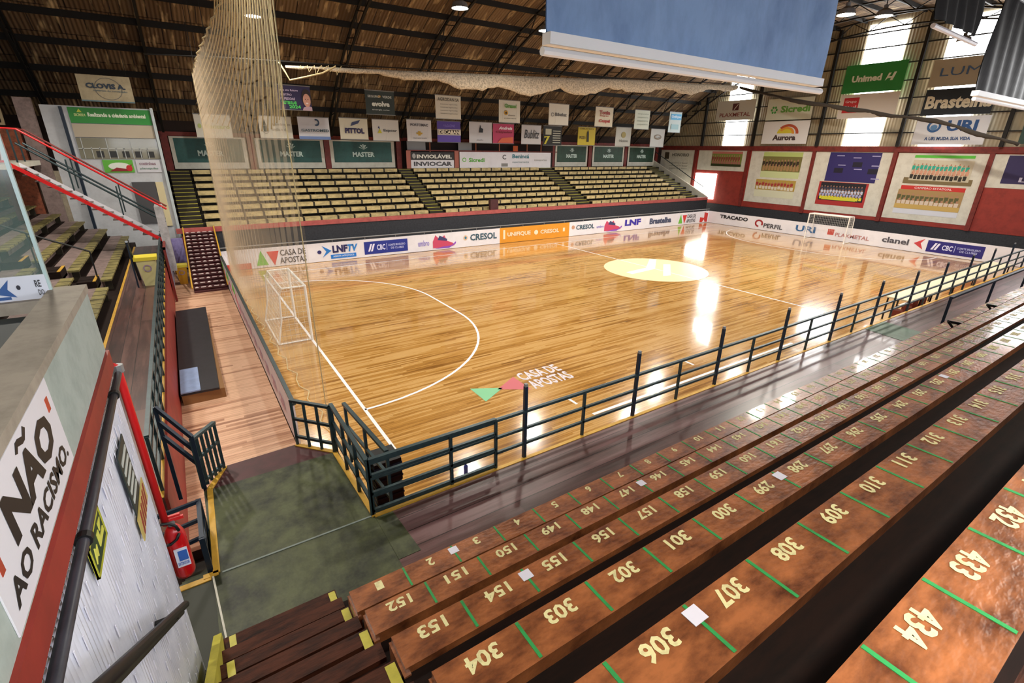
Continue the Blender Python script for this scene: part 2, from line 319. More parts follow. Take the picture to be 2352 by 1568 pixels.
for i, (y0, y1, z0, z1) in enumerate(((23.3, 21.0, 7.15, 13.9), (12.05, 9.4, 7.15, 15.75), (6.75, 4.2, 7.15, 15.4), (-1, -3.6, 7.15, 13.6), (-6.5, -9, 7.15, 10.3))):  # last strip is out of view, added for glare on the near benches
    struct(MB().box(43.93, 43.99, y1, y0, z0, z1), 'window_%d' % (i+1), LIT)
struct(MB().box(43.9, 43.99, 23.4, 25.95, 1.9, 4.45), 'door_1', LITD)
# gable steel frame: columns and girts, each its own thing
for i, y in enumerate((25.6, 19.95, 14.0, 8.0, 2.0, -4.2)):
    MB().box(43.62, 43.86, y-.1, y+.1, 7.1, roofz(y)-.3).build('gable_column', TRUSS)['label'] = 'dark steel column on the end wall, %s from the far stand' % ('first','second','third','fourth','fifth','sixth')[i]
    o = bpy.data.objects['gable_column' + ('' if i == 0 else '.%03d' % i)]; tag(o, None, 'column', 'steel columns of the end wall')
ordn = ['lowest', 'second lowest', 'third lowest', 'middle', 'third highest', 'second highest', 'highest']
for i, z in enumerate((8.1, 9.3, 10.5, 11.7, 12.9, 14.1, 15.1)):
    hw = math.sqrt(max(RAD**2 - (z+.3-CZ)**2, 0)); o = MB().box(43.8, 43.9, max(CY-hw, -12.3), min(CY+hw, 31), z-.04, z+.04).build('gable_girt', TRUSS)
    tag(o, '%s dark horizontal girt across the corrugated end wall' % ordn[i], 'girt', 'steel girts of the end wall')
# roof trusses
TX = (-8.2, -3.05, 2.1, 7.2, 12.6, 17.9, 23.1, 28.4, 33.4, 38.6, 43.3)
wordn = ['first', 'second', 'third', 'fourth', 'fifth', 'sixth', 'seventh', 'eighth', 'ninth', 'tenth', 'eleventh', 'twelfth', 'thirteenth', 'fourteenth', 'fifteenth', 'sixteenth', 'seventeenth', 'eighteenth', 'nineteenth', 'twentieth']
NT = 40; ta = [math.asin((-11.9-CY)/RAD) + (math.asin((31.0-CY)/RAD) - math.asin((-11.9-CY)/RAD))*i/NT for i in range(NT+1)]
ap = lambda x, t, d: (x, CY+(RAD-d)*math.sin(t), CZ+(RAD-d)*math.cos(t))
for i, x in enumerate(TX):
    r = thing('roof_truss', (x, CY, 7.5), '%s dark arched roof truss counted from the left end of the hall' % wordn[i], 'roof truss', 'arched roof trusses')
    for nm, d in (('upper_chord', .22), ('lower_chord', 1.0)):
        mb = MB(); [mb.bar(ap(x,ta[k],d), ap(x,ta[k+1],d), .13, .09) for k in range(NT)]; mb.build(nm, TRUSS, r)
    mb = MB()
    for k in range(NT): mb.bar(ap(x,ta[k],.22 if k % 2 else 1.0), ap(x,ta[k+1],1.0 if k % 2 else .22), .05)
    mb.build('lattice', TRUSS, r)
PN = 25; pa = [math.asin((-12-CY)/RAD) + (math.asin((31.2-CY)/RAD) - math.asin((-12-CY)/RAD))*i/PN for i in range(PN+1)]
for i, t in enumerate(pa):
    o = MB().bar(ap(-11,t,.12), ap(44,t,.12), .1, .3).build('roof_purlin', TRUSS)
    tag(o, 'dark roof purlin, %s above the %s' % ((('eaves beam, lowest' if PN-i == 0 else '%s step up' % wordn[min(PN-i,19)-0 if PN-i < 20 else 19]), 'far wall') if i > 12 else ('%s step up' % wordn[i], 'near wall')), 'purlin', 'roof purlins')
# high-bay lamps
lamps = [(1.4,19.2,12.0),(8.4,12.2,12.0),(22.1,3.2,12.0),(25.5,3.2,12.4),(-5,2,12),(6.1,2.4,12.0),(22,12.2,12.6),(35,12.2,12.6),(35,3,12.4),(15,15,12.4),(28,15,12.4),(-6,14,12),(-1.5,-10.2,8.6),(7,-10.2,8.6),(16,-10.2,8.6),(25,-10.2,8.6),(34,-10.2,8.6)]  # last five, out of view, added to brighten the near stand
for i, (x, y, z) in enumerate(lamps):
    r = thing('high_bay_lamp', (x,y,z), 'lit high-bay lamp, ' + ['glowing behind the top of the tan net','above the middle of the roof left of the blue banner','left one of the pair right of the blue banner','right one of the pair right of the blue banner'][i] if i < 4 else 'extra lit high-bay lamp hanging under the roof at bay %s' % wordn[i], 'lamp', 'high-bay lamps under the roof')
    n = 14; ring = lambda rr, zz: [(x+rr*math.cos(2*math.pi*k/n), y+rr*math.sin(2*math.pi*k/n), z+zz) for k in range(n)]
    mb = MB().add(ring(.36,0)+ring(.3,.2)+ring(.09,.32)+ring(.09,.45), [(k+j*n,(k+1)%n+j*n,(k+1)%n+(j+1)*n,k+(j+1)*n) for j in range(3) for k in range(n)]+[tuple(range(3*n,4*n))]); rf_ = mb.build('reflector', GREY, r)
    MB().add(ring(.3,.04), [tuple(range(n))]).build('diffuser', mat('lamp glow', 'fff4e0', emit=45), rf_)
    MB().bar((x,y,z+.44),(x,y,roofz(y)-.1),.03).build('hanger', TRUSS, r)
    ld = bpy.data.lights.new('lamp_light', 'SPOT'); ld.energy = LAMPW*(4 if y > -8 else 1.05); ld.spot_size = math.radians(165); ld.spot_blend = .6; ld.shadow_soft_size = .25; ld.color = (1,.93,.82)
    lo = bpy.data.objects.new('lamp_light', ld); COL.objects.link(lo); lo.parent = r; lo.location = (0,0,-.02)
struct(MB().box(-11, 44, -12.4, 31, -.5, -.21), 'floor', mat('concrete slab', '55524e', .9, dirt=.4))
# ------------------------------------------------------------------ advertising boards round the court
def casa(f, o, a0, a1, big=1):
    w = a1 - a0
    f.poly(o, [(a0,.12),(a0+w*.11,.88),(a0+w*.23,.12)], '6cbf45', 'green_triangle'); f.poly(o, [(a0+w*.22,.80),(a0+w*.46,.80),(a0+w*.35,.06)], 'd23c3c', 'red_triangle')
    f.txt(o, 'CASA DE', a0+w*.48, a1, .52, .84, '4a4a52'); f.txt(o, 'APOSTAS', a0+w*.46, a1, .12, .44, '4a4a52')
def cbc(f, o, a0, a1, c='1d2f8f'):
    f.rect(o, a0, a1, .14, .86, c, 'blue_panel'); w = a1-a0
    f.poly(o, [(a0+w*.08,.3),(a0+w*.12,.3),(a0+w*.18,.72),(a0+w*.14,.72)], 'e8e8ff', 'emblem'); f.poly(o, [(a0+w*.14,.3),(a0+w*.18,.3),(a0+w*.24,.72),(a0+w*.2,.72)], 'e8e8ff', 'emblem')
    f.txt(o, 'CBC', a0+w*.28, a0+w*.47, .34, .66, 'd8dcff', .03); f.rect(o, a0+w*.5, a0+w*.51, .3, .7, 'b8c0f0', 'bar', .02)
    f.txt(o, 'COMITE BRASILEIRO', a0+w*.54, a0+w*.94, .52, .64, 'b8c0f0'); f.txt(o, 'DE CLUBES', a0+w*.6, a0+w*.9, .34, .46, 'b8c0f0')
def shoe(f, o, a0, a1):
    w = a1-a0; X = lambda t: a0+w*t
    f.poly(o, [(X(0),.12),(X(0),.52),(X(.12),.9),(X(.3),.62),(X(.5),.86),(X(.62),.5),(X(.85),.36),(X(.95),.2),(X(.7),.1)], 'c9486a', 'shoe_print')
    f.poly(o, [(X(.2),.6),(X(.3),.86),(X(.62),.62),(X(.6),.5)], '3e3f6e', 'shoe_print', .018); f.poly(o, [(X(.1),.08),(X(.7),.06),(X(1),.3),(X(1),.42),(X(.8),.2),(X(.4),.16)], '8a4fc0', 'shoe_print', .018)
def board(x0, x1, label, c=WHITE, y=21.3):
    f = Fy(y, x0, x1, .02, 1.12); mb = MB(); f.slab(mb, 0, 1, 0, 1, -.05, 0); o = mb.build('advertising_board', c)
    tag(o, label, 'advertising board', 'advertising boards along the far touchline'); return f, o
f, o = board(-1.8, 2.75, 'white board with green and red triangles at the left end of the far touchline'); casa(f, o, .38, .97)
f.rect(o, 0, .32, .0, .3, 'c8483c', 'red_corner_print')
f, o = board(2.75, 9.45, 'white board with LNFTV lettering and a dark blue panel behind the goal area')
f.ell(o, .095, .52, .018, .1, '2c2c6a'); f.poly(o, [(.12,.85),(.20,.55),(.12,.22),(.155,.52)], '1f7ad0', 'arrow_emblem'); f.txt(o, 'LNF', .21, .345, .42, .82, '20205c', .05); f.txt(o, 'TV', .345, .44, .42, .82, '2a80d0', .05, shear=.2)
f.rect(o, .19, .42, .10, .32, '1878d8', 'blue_pill'); f.txt(o, 'ASSISTA AOS JOGOS', .21, .40, .15, .27, 'd8ecff'); cbc(f, o, .5, .93)
f, o = board(9.45, 16.15, 'white board with a pink sports shoe and CRESOL lettering')
f.txt(o, 'umbro', .04, .16, .3, .66, '9a90d8'); shoe(f, o, .20, .46); f.ell(o, .575, .58, .025, .16, 'e0c0a0'); f.ell(o, .575, .58, .013, .09, '3a7a9a', d=.02); f.txt(o, 'CRESOL', .63, .96, .36, .78, '37586a', .03)
ORB = mat('orange board', 'e39a2c', .45, dirt=.15, dscale=1.5, dc='c47a1a')
f, o = board(16.15, 22.75, 'orange board with white lettering in the middle of the far touchline', ORB)
f.rect(o, .045, .07, .25, .85, 'fbe6c8', 'bar'); f.txt(o, 'UNIFIQUE', .10, .42, .36, .68, 'fbe6c8', .03); f.ell(o, .5, .52, .028, .16, 'fbe6c8'); f.txt(o, 'CRESOL', .56, .84, .38, .66, 'fbe6c8', .03); f.rect(o, .9, .93, .4, .66, 'fbe6c8')
f, o = board(22.75, 31.7, 'white board with CRESOL, a pink shoe and purple LNF lettering')
f.ell(o, .045, .62, .018, .14, 'c89a80'); f.txt(o, 'CRESOL', .08, .30, .42, .76, '37586a', .03); f.txt(o, 'umbro', .33, .42, .4, .6, '9a90d8'); shoe(f, o, .43, .66); f.txt(o, 'LNF', .70, .92, .36, .84, '3a2fa8', .05)
f, o = board(31.7, 40.6, 'white board with grey lettering and a red emblem at the far right corner')
f.txt(o, 'Brastelha', .05, .38, .3, .78, '46506e', .05); casa(f, o, .5, .78); f.poly(o, [(.86,.05),(.86,.5),(.93,.42),(.93,.9),(.99,.8),(.99,.05),(.95,.05),(.93,.3),(.9,.05)], 'c8302a', 'red_emblem')
# right end boards
def rboard(y0, y1, label):
    f = Fx(40.6, y0, y1, .02, 1.12); mb = MB(); f.slab(mb, 0, 1, 0, 1, -.05, 0); o = mb.build('advertising_board', WHITE)
    return f, tag(o, label, 'advertising board', 'advertising boards behind the right goal')
f, o = rboard(21.3, 13.4, 'white board with TRACADO and PERFIL lettering behind the right goal')
f.txt(o, 'TRAÇADO', .17, .54, .44, .82, '2e2e34', .05); f.ring(o, .68, .5, .05, .3, .4, '9a2a30', t0=-30, t1=270); f.txt(o, 'PERFIL', .74, .96, .22, .56, '4a4a50', .03)
f, o = rboard(13.4, 6.6, 'white board with blue URI and red PLAXMETAL lettering behind the right goal')
f.txt(o, 'URI', .12, .36, .3, .76, '35679a', .03); f.poly(o, [(.5,.36),(.5,.76),(.57,.76),(.57,.36)], 'c05048'); f.txt(o, 'PLAXMETAL', .59, .95, .3, .56, 'b88080', .02)
f, o = rboard(6.6, -3.4, 'white board with clanel lettering and a dark blue panel')
f.txt(o, 'clanel', .05, .22, .36, .74, '50505a', .03); f.poly(o, [(.25,.56),(.31,.9),(.29,.6),(.31,.22)], 'c84048'); cbc(f, o, .33, .64, '24207a')
# left boards (behind the left goal), seen from behind
lb = Fr((-1.84, 21.2, .0), (0,-1,0), (0,0,1), 19.9, 1.1); mb = MB(); lb.slab(mb, 0, 1, 0, 1, -.05, 0); o = mb.build('advertising_board', WHITE)
tag(o, 'long white board behind the left goal with green and pink prints', 'advertising board')
for a in (.08, .2, .33): lb.poly(o, [(a,.55),(a+.03,.95),(a+.07,.6)], '6cbf45', 'green_print'); lb.poly(o, [(a+.05,.5),(a+.07,.7),(a+.12,.1)], 'c86a7a', 'pink_print')
for a in (.45,.5,.55,.6,.66,.72,.78,.84,.9): lb.txt(o, 'casa', a, a+.035, .3, .6, 'c8a0b8')
MB().bar((-1.8,1.3,1.14),(-1.8,21.2,1.14),.09,.05).build('board_cap', STEEL, o)
o = MB().tube([(-1.8,21.26,1.3),(40.6,21.26,1.3)], .035).build('guard_rail', GREY); tag(o, 'thin grey rail above the far touchline boards', 'rail')
for k in range(22):
    MB().bar((-1.8+k*2.0,21.3,1.12),(-1.8+k*2.0,21.3,1.3),.03).build('rail_post', GREY, o)
# ------------------------------------------------------------------ goals
def goal(x, sx, label):
    g = thing('futsal_goal', (x, c_, 0), label, 'goal', None); r = .045; GP = mat('white goal paint', 'f2f2ee', .35)
    for s in (-1, 1):
        y = c_+1.5*s; MB().tube([(x,y,0),(x,y,2.02)], r).build('post', GP, g)
        MB().tube([(x,y,2.0),(x-sx*.75,y,2.0),(x-sx*.85,y,1.75),(x-sx*.9,y,.9),(x-sx*1.1,y,.05)], .03).build('side_frame', GP, g)
        MB().tube([(x,y,.04),(x-sx*1.1,y,.04)], .03).build('ground_bar', GP, g)
    MB().tube([(x,c_-1.5,2.0),(x,c_+1.5,2.0)], r).build('crossbar', GP, g); MB().tube([(x-sx*.75,c_-1.5,2.0),(x-sx*.75,c_+1.5,2.0)], .03).build('rear_bar', GP, g); MB().tube([(x-sx*1.1,c_-1.5,.04),(x-sx*1.1,c_+1.5,.04)], .03).build('rear_bar', GP, g)
    mb = MB(); prof = [(0,2.0),(.75,2.0),(.85,1.75),(.9,.9),(1.1,.05)]
    for i in range(25):
        y = c_-1.5+3*i/24
        for k in range(4): mb.bar((x-sx*prof[k][0],y,prof[k][1]),(x-sx*prof[k+1][0],y,prof[k+1][1]),.006)
    for k in range(4):
        for j in range(5):
            t = j/5; a = prof[k][0]+(prof[k+1][0]-prof[k][0])*t; z = prof[k][1]+(prof[k+1][1]-prof[k][1])*t; mb.bar((x-sx*a,c_-1.5,z),(x-sx*a,c_+1.5,z),.006)
    for s in (-1,1):
        for j in range(10):
            z = .1+j*.2; mb.bar((x,c_+1.5*s,z),(x-sx*(1.08-.1*j if z<.8 else .88-.06*(j>8)),c_+1.5*s,z),.006)
        for j in range(1,5): mb.bar((x-sx*.17*j,c_+1.5*s,.05),(x-sx*.17*j,c_+1.5*s,2.0),.006)
    mb.build('goal_net', GP, g)
goal(0, 1, 'white framed goal with net at the left end, beside the tan net'); goal(L_, -1, 'distant white framed goal in front of the right end boards')
# ------------------------------------------------------------------ far stand
fs = thing('grandstand', (20, 27, 0), 'far terraced stand of pale benches behind the red parapet', 'grandstand')
MB().box(-3.3, 42.6, 23.1, 23.3, 0, 1.95).build('parapet_wall', DARK, fs); MB().box(-3.5, 42.6, 23.05, 23.35, 1.95, 2.2).build('parapet_cap', PINKRED, fs)
NR = 8; fyk = lambda k: 24.0 + .8*k; fzk = lambda k: 2.34 + .375*k
mb = MB(); mb.box(-3.3, 42.6, 23.3, 24.34, 0, 1.9)
for k in range(NR): mb.box(-3.3, 42.6, fyk(k)+.34, (30.9 if k == NR-1 else fyk(k+1)+.34), 0, fzk(k)-.06)
mb.build('terrace', mat('dark far terrace', '2a241a', .8, dirt=.5, dscale=3), fs)
secs = [(-2.0, 11.75, 'left section'), (13.15, 25.6, 'middle section'), (27.5, 40.2, 'right section')]
def two(o, mt, nf):
    o.data.materials.append(mt); o.data.polygons.foreach_set('material_index', [0 if i < nf else 1 for i in range(len(o.data.polygons))]); return o
DK = mat('dark seat gap', '2a2314', .7)
for k in range(NR):
    for si, (x0, x1, lab) in enumerate(secs):
        b = thing('bench', ((x0+x1)/2, fyk(k), fzk(k)-.1), 'pale bench, row %s up from the red parapet, %s of the far stand' % (('one','two','three','four','five','six','seven','eight')[k], lab), 'bench', 'benches of the far stand')
        n = int((x1-x0)/1.02); mb = MB().box(x0, x1, fyk(k)-.06, fyk(k)+.42, fzk(k)-.05, fzk(k)).box(x0, x1, fyk(k)-.06, fyk(k)-.03, fzk(k)-.24, fzk(k)-.05); nf = len(mb.f)
        [mb.box(x0+(x1-x0)*i/n-.06, x0+(x1-x0)*i/n+.06, fyk(k)-.065, fyk(k)+.425, fzk(k)-.25, fzk(k)+.004) for i in range(1, n)]
        two(mb.build('seat_board', FARSEAT, b), DK, nf)
        for i in range(5):
            xx = x0+.1+(x1-x0-.2)*i/4; MB().box(xx-.04, xx+.04, fyk(k)+.02, fyk(k)+.25, fzk(k)-.43 if k else fzk(k)-.42, fzk(k)-.05).build('support', DK, b)
for x0, x1 in ((11.95, 12.95), (25.85, 27.25), (-3.2, -2.15), (40.4, 41.8)):
    mb = MB(); mt = MB()
    for j in range(NR*2):
        y = 23.7+.4*j; z = 2.1+.1875*j; mb.box(x0, x1, y, y+.42, z-.4, z-.02); mt.box(x0, x1, y, y+.16, z-.02, z+.0)
    o = mb.build('aisle_steps', DK, fs); mt.build('step_nosing', YEL2, fs)
# right end side wall of the stand
o = MB().hexa([(42.6,23.3,0),(42.75,23.3,0),(42.75,30.9,0),(42.6,30.9,0)], [(42.6,23.3,2.3),(42.75,23.3,2.3),(42.75,30.9,5.6),(42.6,30.9,5.6)]).build('side_wall', CREAM, fs)
o = MB().tube([(42.3,23.6,3.2),(42.3,30.5,6.5)], .04).build('handrail', STEEL); tag(o, 'dark sloping handrail climbing the right end of the far stand', 'handrail')
o = MB().box(16.6,17.3,23.35,23.6,2.2,2.95).build('control_box', MAROON); tag(o, 'small maroon box on the parapet of the far stand', 'box')
# white side wall with notice, right wall behind the far stand
f = Fx(43.97, 31, 26.5, 2.0, 6.7); o = f.slab(MB(), 0, 1, 0, 1, -.04, 0).build('wall_panel', CREAM); tag(o, 'white wall panel above the right end steps with grey lettering', 'panel')
f.txt(o, 'HONORIO', .35, .85, .86, .93, '5a5a50'); f.rect(o, .12, .25, .80, .95, '4a4030'); 
for k in range(3): f.txt(o, 'esporte e lazer', .3, .85, .58+.06*k, .61+.06*k, '8a8a80')
# far wall: red beams, pillars, green banners
PXS = [-3.1, 1.8, 6.9, 12.5, 17.75, 28.2, 33.0, 38.1, 43.0]
struct(MB().box(-3.4, 43.9, 30.85, 31, 7.0, 7.25), 'trim_7', REDT)
for i, x in enumerate(PXS): struct(MB().box(x-.2, x+.2, 30.8, 31, 4.8, 7.1), 'trim_%d' % (8+i), REDT)
def gban(x0, x1, label, dark=False):
    fr = Fy(30.78, x0, x1, 5.0, 6.98); o = fr.slab(MB(), 0, 1, 0, 1, -.03, 0).build('framed_banner', CREAM); tag(o, label, 'banner', 'green banners above the far stand')
    g = mat('teal banner', '1f5a56', .5, dirt=.6, dscale=1.2, dc='10302e') if not dark else mat('dark green banner', '234a38', .5, dirt=.7, dscale=1.6, dc='0e1e16')
    fr.rect(o, .05, .95, .2, .95, g); c = 'cfe6e0'
    for t in range(5): a = math.radians(30+30*t); fr.poly(o, [(.5+.01*math.sin(a),.66),(.5+.07*math.cos(a)-.012,.66+.2*math.sin(a)),(.5+.07*math.cos(a)+.012,.66+.2*math.sin(a))], c, 'leaf_emblem')
    fr.txt(o, 'MASTER', .33, .67, .40, .58, c, .04); return o
gban(-2.85, 1.5, 'teal MASTER banner at the left end of the far wall, behind the tan net edge'); gban(2.1, 6.65, 'teal MASTER banner on the far wall, second from the left'); gban(7.1, 12.1, 'teal MASTER banner on the far wall, third from the left')
gban(28.45, 32.6, 'dark green MASTER banner right of the long white sponsor banner', 1); gban(33.3, 37.8, 'dark green MASTER banner, middle one of the three at the right', 1); gban(38.4, 42.6, 'dark green MASTER banner, rightmost of the far wall', 1)
# commentary box with banners
cb = thing('commentary_box', (20.3, 30.2, 4.95), 'open commentary box above the far stand with red posts and dark openings', 'commentary box')
MB().box(12.9, 28.1, 30.1, 30.8, 4.93, 5.0).build('box_floor', MAROON, cb)
MB().box(12.9, 28.1, 30.75, 30.8, 5.0, 7.0).build('back_panel', mat('dark box interior', '1d0f0d', .8), cb)
for x in (13.0, 17.3): MB().box(x-.2, x+.2, 30.05, 30.12, 4.95, 6.3).build('post', mat('salmon post', 'b0685a', .6), cb)
for x in (14.9, 19.2, 21.6, 24.6, 26.2): MB().box(x-.05, x+.05, 30.1, 30.14, 4.95, 7.0).build('post', mat('orange brown post', '9a5a3a', .6), cb)
for x0, x1 in ((13.0, 14.6), (17.6, 18.9)): MB().box(x0, x1, 30.3, 30.34, 6.3, 7.0).build('box_window', GREY, cb)
MB().box(12.9, 28.1, 30.06, 30.1, 6.28, 6.36).build('sill', REDT, cb)
o = MB().box(23.0,23.5,30.0,30.06,6.35,6.8).build('orange_flag', mat('orange cloth', 'd8642a')); tag(o, 'small orange cloth hanging in the commentary box', 'cloth')
f = Fy(30.0, 13.15, 17.0, 4.98, 6.2); o = f.slab(MB(), 0, 1, 0, 1, -.03, 0).build('sponsor_banner', WHITE); tag(o, 'black and white sponsor banner reading INVIOLAVEL and INVIOCAR', 'banner')
f.rect(o, 0, 1, .5, 1, '26262a'); f.ell(o, .07, .75, .04, .16, 'a8a8a8'); f.txt(o, 'INVIOLÁVEL', .13, .95, .6, .9, 'e8e8e0', .04); f.txt(o, 'INVIOCAR', .06, .95, .12, .4, '4a4a52', .04)
f = Fy(30.0, 17.55, 27.3, 4.92, 6.25); o = f.slab(MB(), 0, 1, 0, 1, -.03, 0).build('sponsor_banner', WHITE); tag(o, 'long white sponsor banner with green Sicredi lettering', 'banner')
f.ring(o, .045, .52, .02, .13, .35, '6cc04a'); f.txt(o, 'Sicredi', .09, .25, .38, .64, '55b030', .03); f.txt(o, 'C', .44, .48, .55, .85, '444444'); f.rect(o, .43, .5, .1, .3, '8a8a8a'); f.txt(o, 'Benincá', .55, .74, .62, .88, '1f7a8a', .03); f.txt(o, 'supermercados', .55, .74, .3, .44, '8aa0a8'); f.txt(o, 'transportes', .8, .95, .42, .56, 'a8a8a8')
# ------------------------------------------------------------------ hanging banners over the far stand
HB = 0
def hang(x0, x1, z0, z1, y, c, label, group):
    fr = Fy(y, x0, x1, z0, z1); mb = MB(); N = 6
    for i in range(N):
        a0, a1 = i/N, (i+1)/N; d = lambda a: .03*math.sin(a*9+x0)
        mb.hexa([fr.p(a0,0,d(a0)-.03), fr.p(a1,0,d(a1)-.03), fr.p(a1,1,-.03), fr.p(a0,1,-.03)], [fr.p(a0,0,-.01), fr.p(a1,0,-.01), fr.p(a1,1,0), fr.p(a0,1,0)])
    o = mb.build('hanging_banner', ink(c) if isinstance(c, str) else c); tag(o, label, 'banner', group)
    MB().tube([fr.p(-.01,1),fr.p(1.01,1)], .03).build('top_pole', GREY, o); MB().tube([fr.p(-.01,0),fr.p(1.01,0)], .025).build('bottom_pole', GREY, o)
    for a in (.04, .96): MB().bar(fr.p(a,1), Vector((fr.p(a,1).x, y, roofz(y)-.1)), .012).build('cord', TRUSS, o)
    fr.o = fr.o + fr.n*.03; return fr, o
G1, G2 = 'upper row of hanging banners', 'lower row of hanging banners'
cr = 'd5d3c6'
f, o = hang(3.15, 5.07, 8.58, 9.95, 26, '2a2150', 'purple hanging banner with a smiling face and green lettering', G1)
for k, t in enumerate(('faça seu futuro', 'GESTÃO', 'DE PESSOAS')): f.txt(o, t, .06, (.62,.42,.5)[k], .74-.17*k, .84-.17*k, 'd8c8e8', .02)
f.txt(o, 'VESTIBULAR', .08, .55, .22, .36, '58d868', .04); f.txt(o, '2024', .3, .65, .06, .2, '58d868', .04)
f.ell(o, .86, .52, .15, .36, '2b1c18', 'printed_hair'); f.ell(o, .86, .42, .115, .27, 'd09a86', 'printed_face', .02); f.poly(o, [(.7,.0),(1,.0),(1,.14),(.88,.2),(.74,.12)], 'b89aa8', 'printed_collar', .018)
f.ell(o, .82, .46, .014, .02, '3a2018', 'printed_eye', .024); f.ell(o, .90, .46, .014, .02, '3a2018', 'printed_eye', .024); f.ell(o, .86, .30, .04, .025, 'f0e0e0', 'printed_smile', .024); f.poly(o, [(.85,.44),(.875,.37),(.845,.37)], 'b87a68', 'printed_nose', .024)
f, o = hang(8.53, 10.53, 8.56, 10.02, 26, '27332f', 'dark green hanging banner with white evolve lettering', G1)
f.txt(o, 'SEGURO   VERDE', .08, .9, .7, .8, 'c8d0c8'); f.ell(o, .48, .76, .05, .05, 'b8903a'); f.txt(o, 'evolve', .2, .82, .34, .56, 'dce4dc', .05); f.txt(o, 'energia solar', .2, .82, .16, .24, 'b0bab4')
f, o = hang(13.6, 15.65, 8.5, 10.05, 26, cr, 'white hanging banner reading AGRODAN SA in grey', G1)
f.txt(o, 'AGRODAN SA', .08, .92, .76, .9, '6a6a62', .03); 
for k in range(4): f.txt(o, 'insumos agricolas', .18, .85, .2+.13*k, .26+.13*k, '8a8a82')
f, o = hang(18.97, 20.95, 8.45, 10.05, 26, cr, 'white hanging banner with green title and a yellow flower emblem', G1)
f.txt(o, 'Girassol', .25, .8, .66, .84, '5a9a3a', .04); f.ell(o, .32, .44, .09, .1, 'c89a20'); f.ell(o, .32, .44, .04, .05, '3a2a10', d=.02); f.txt(o, 'alimentos', .42, .75, .3, .38, '7a7a70'); f.txt(o, 'produtos naturais', .24, .8, .16, .23, '7a7a70')
f, o = hang(23.84, 25.95, 8.45, 10.08, 26, cr, 'white hanging banner with a thin ring and grey Bikeluz lettering', G1)
f.ring(o, .17, .48, .07, .09, .3, '6a6a66'); f.txt(o, 'Bikeluz', .3, .88, .42, .58, '5a5a58', .03)
f, o = hang(28.97, 31.1, 8.5, 10.1, 26, 'd8d2bc', 'cream hanging banner with red Tonin lettering', G1)
f.txt(o, 'Tonin', .2, .8, .62, .82, '9a3a34', .05); f.txt(o, 'Super', .24, .76, .5, .6, 'a8503a', .03); f.txt(o, 'Corpal', .2, .82, .18, .38, 'b03a34', .05)
f, o = hang(33.9, 35.9, 8.45, 10.1, 26, 'cdd6c8', 'pale greenish hanging banner with faint grey writing', G1)
for k in range(4): f.txt(o, 'cooperativa', .15, .88, .2+.18*k, .3+.18*k, '9aa89a')
f, o = hang(38.7, 40.5, 8.3, 10.15, 26, 'b8c8c8', 'pale hanging banner with a light blue top, rightmost of the upper row', G1)
f.rect(o, .1, .95, .62, .9, '4aa0d0'); f.txt(o, 'Unifique', .15, .9, .68, .84, 'e0f0fa'); f.rect(o, .2, .8, .15, .4, '8ab0b8')
f, o = hang(-1.36, .6, 6.9, 8.25, 28.5, cr, 'white hanging banner seen through the left edge of the tan net', G2); f.txt(o, 'Vaccaro', .25, .95, .4, .58, 'a8b86a', .02); f.ell(o, .12, .5, .05, .1, 'b8c87a')
f, o = hang(2.2, 4.2, 6.95, 8.3, 28.5, cr, 'white hanging banner with a dark bottle emblem seen through the net', G2); f.poly(o, [(.12,.3),(.12,.6),(.17,.85),(.22,.6),(.24,.3)], '3a4a44'); f.ring(o, .18, .4, .1, .2, .15, '8a8a80'); f.txt(o, 'Alambique', .35, .95, .55, .7, 'a09a8a'); f.txt(o, 'familia e cia', .35, .85, .35, .48, 'a09a8a')
f, o = hang(4.6, 6.65, 6.95, 8.35, 28.5, 'd2d4dc', 'white hanging banner reading GASTROMED with a blue bottom stripe', G2); f.rect(o, 0, 1, .0, .13, '6a86c0', 'blue_stripe'); f.ring(o, .58, .76, .1, .16, .45, '2a4668', t0=-120, t1=120); f.txt(o, 'GASTROMED', .08, .97, .34, .46, '3a5a68', .02)
f, o = hang(7.35, 9.35, 7.0, 8.4, 28.5, 'd4cfba', 'cream hanging banner with dark purple PITTOL lettering', G2); f.poly(o, [(.38,.62),(.44,.8),(.74,.92),(.66,.76)], '3c4468', 'feather_emblem'); f.txt(o, 'PITTOL', .17, .86, .28, .54, '2c2450', .07)
f, o = hang(9.7, 11.7, 6.95, 8.4, 28.5, 'd4d2cc', 'white hanging banner with a yellow triangle and grey Expoer lettering', G2); f.poly(o, [(.18,.36),(.26,.58),(.34,.36)], 'c8c030'); f.poly(o, [(.2,.6),(.24,.7),(.27,.55)], '2a3a68'); f.txt(o, 'Expoer', .4, .92, .4, .56, '5a5c60', .03)
f, o = hang(12.35, 14.35, 6.95, 8.5, 28.5, 'd6d4d4', 'white hanging banner with a small gold emblem under grey PORTOMAC lettering', G2); f.txt(o, 'PORTOMAC', .14, .86, .7, .82, '4a4a54', .03); f.poly(o, [(.36,.42),(.44,.42),(.44,.48),(.54,.48),(.54,.42),(.62,.42),(.6,.34),(.54,.34),(.54,.28),(.44,.28),(.44,.34),(.38,.34)], 'c09a28'); f.txt(o, 'FIND NEW ROADS', .24, .78, .13, .19, '7a7a84')
f, o = hang(14.85, 16.9, 6.95, 8.5, 28.5, '5a46a8', 'purple hanging banner with a white DECABAN band', G2); f.rect(o, 0, 1, .34, .62, 'd6cfc0', 'white_band'); f.txt(o, 'DECABAN', .06, .94, .4, .57, 'f4ecd8', .05, d=.03); f.rect(o, .05,.95,.39,.58,'a898c0'); f.txt(o, 'MAGAZINE', .25, .75, .72, .84, '8a78d8')
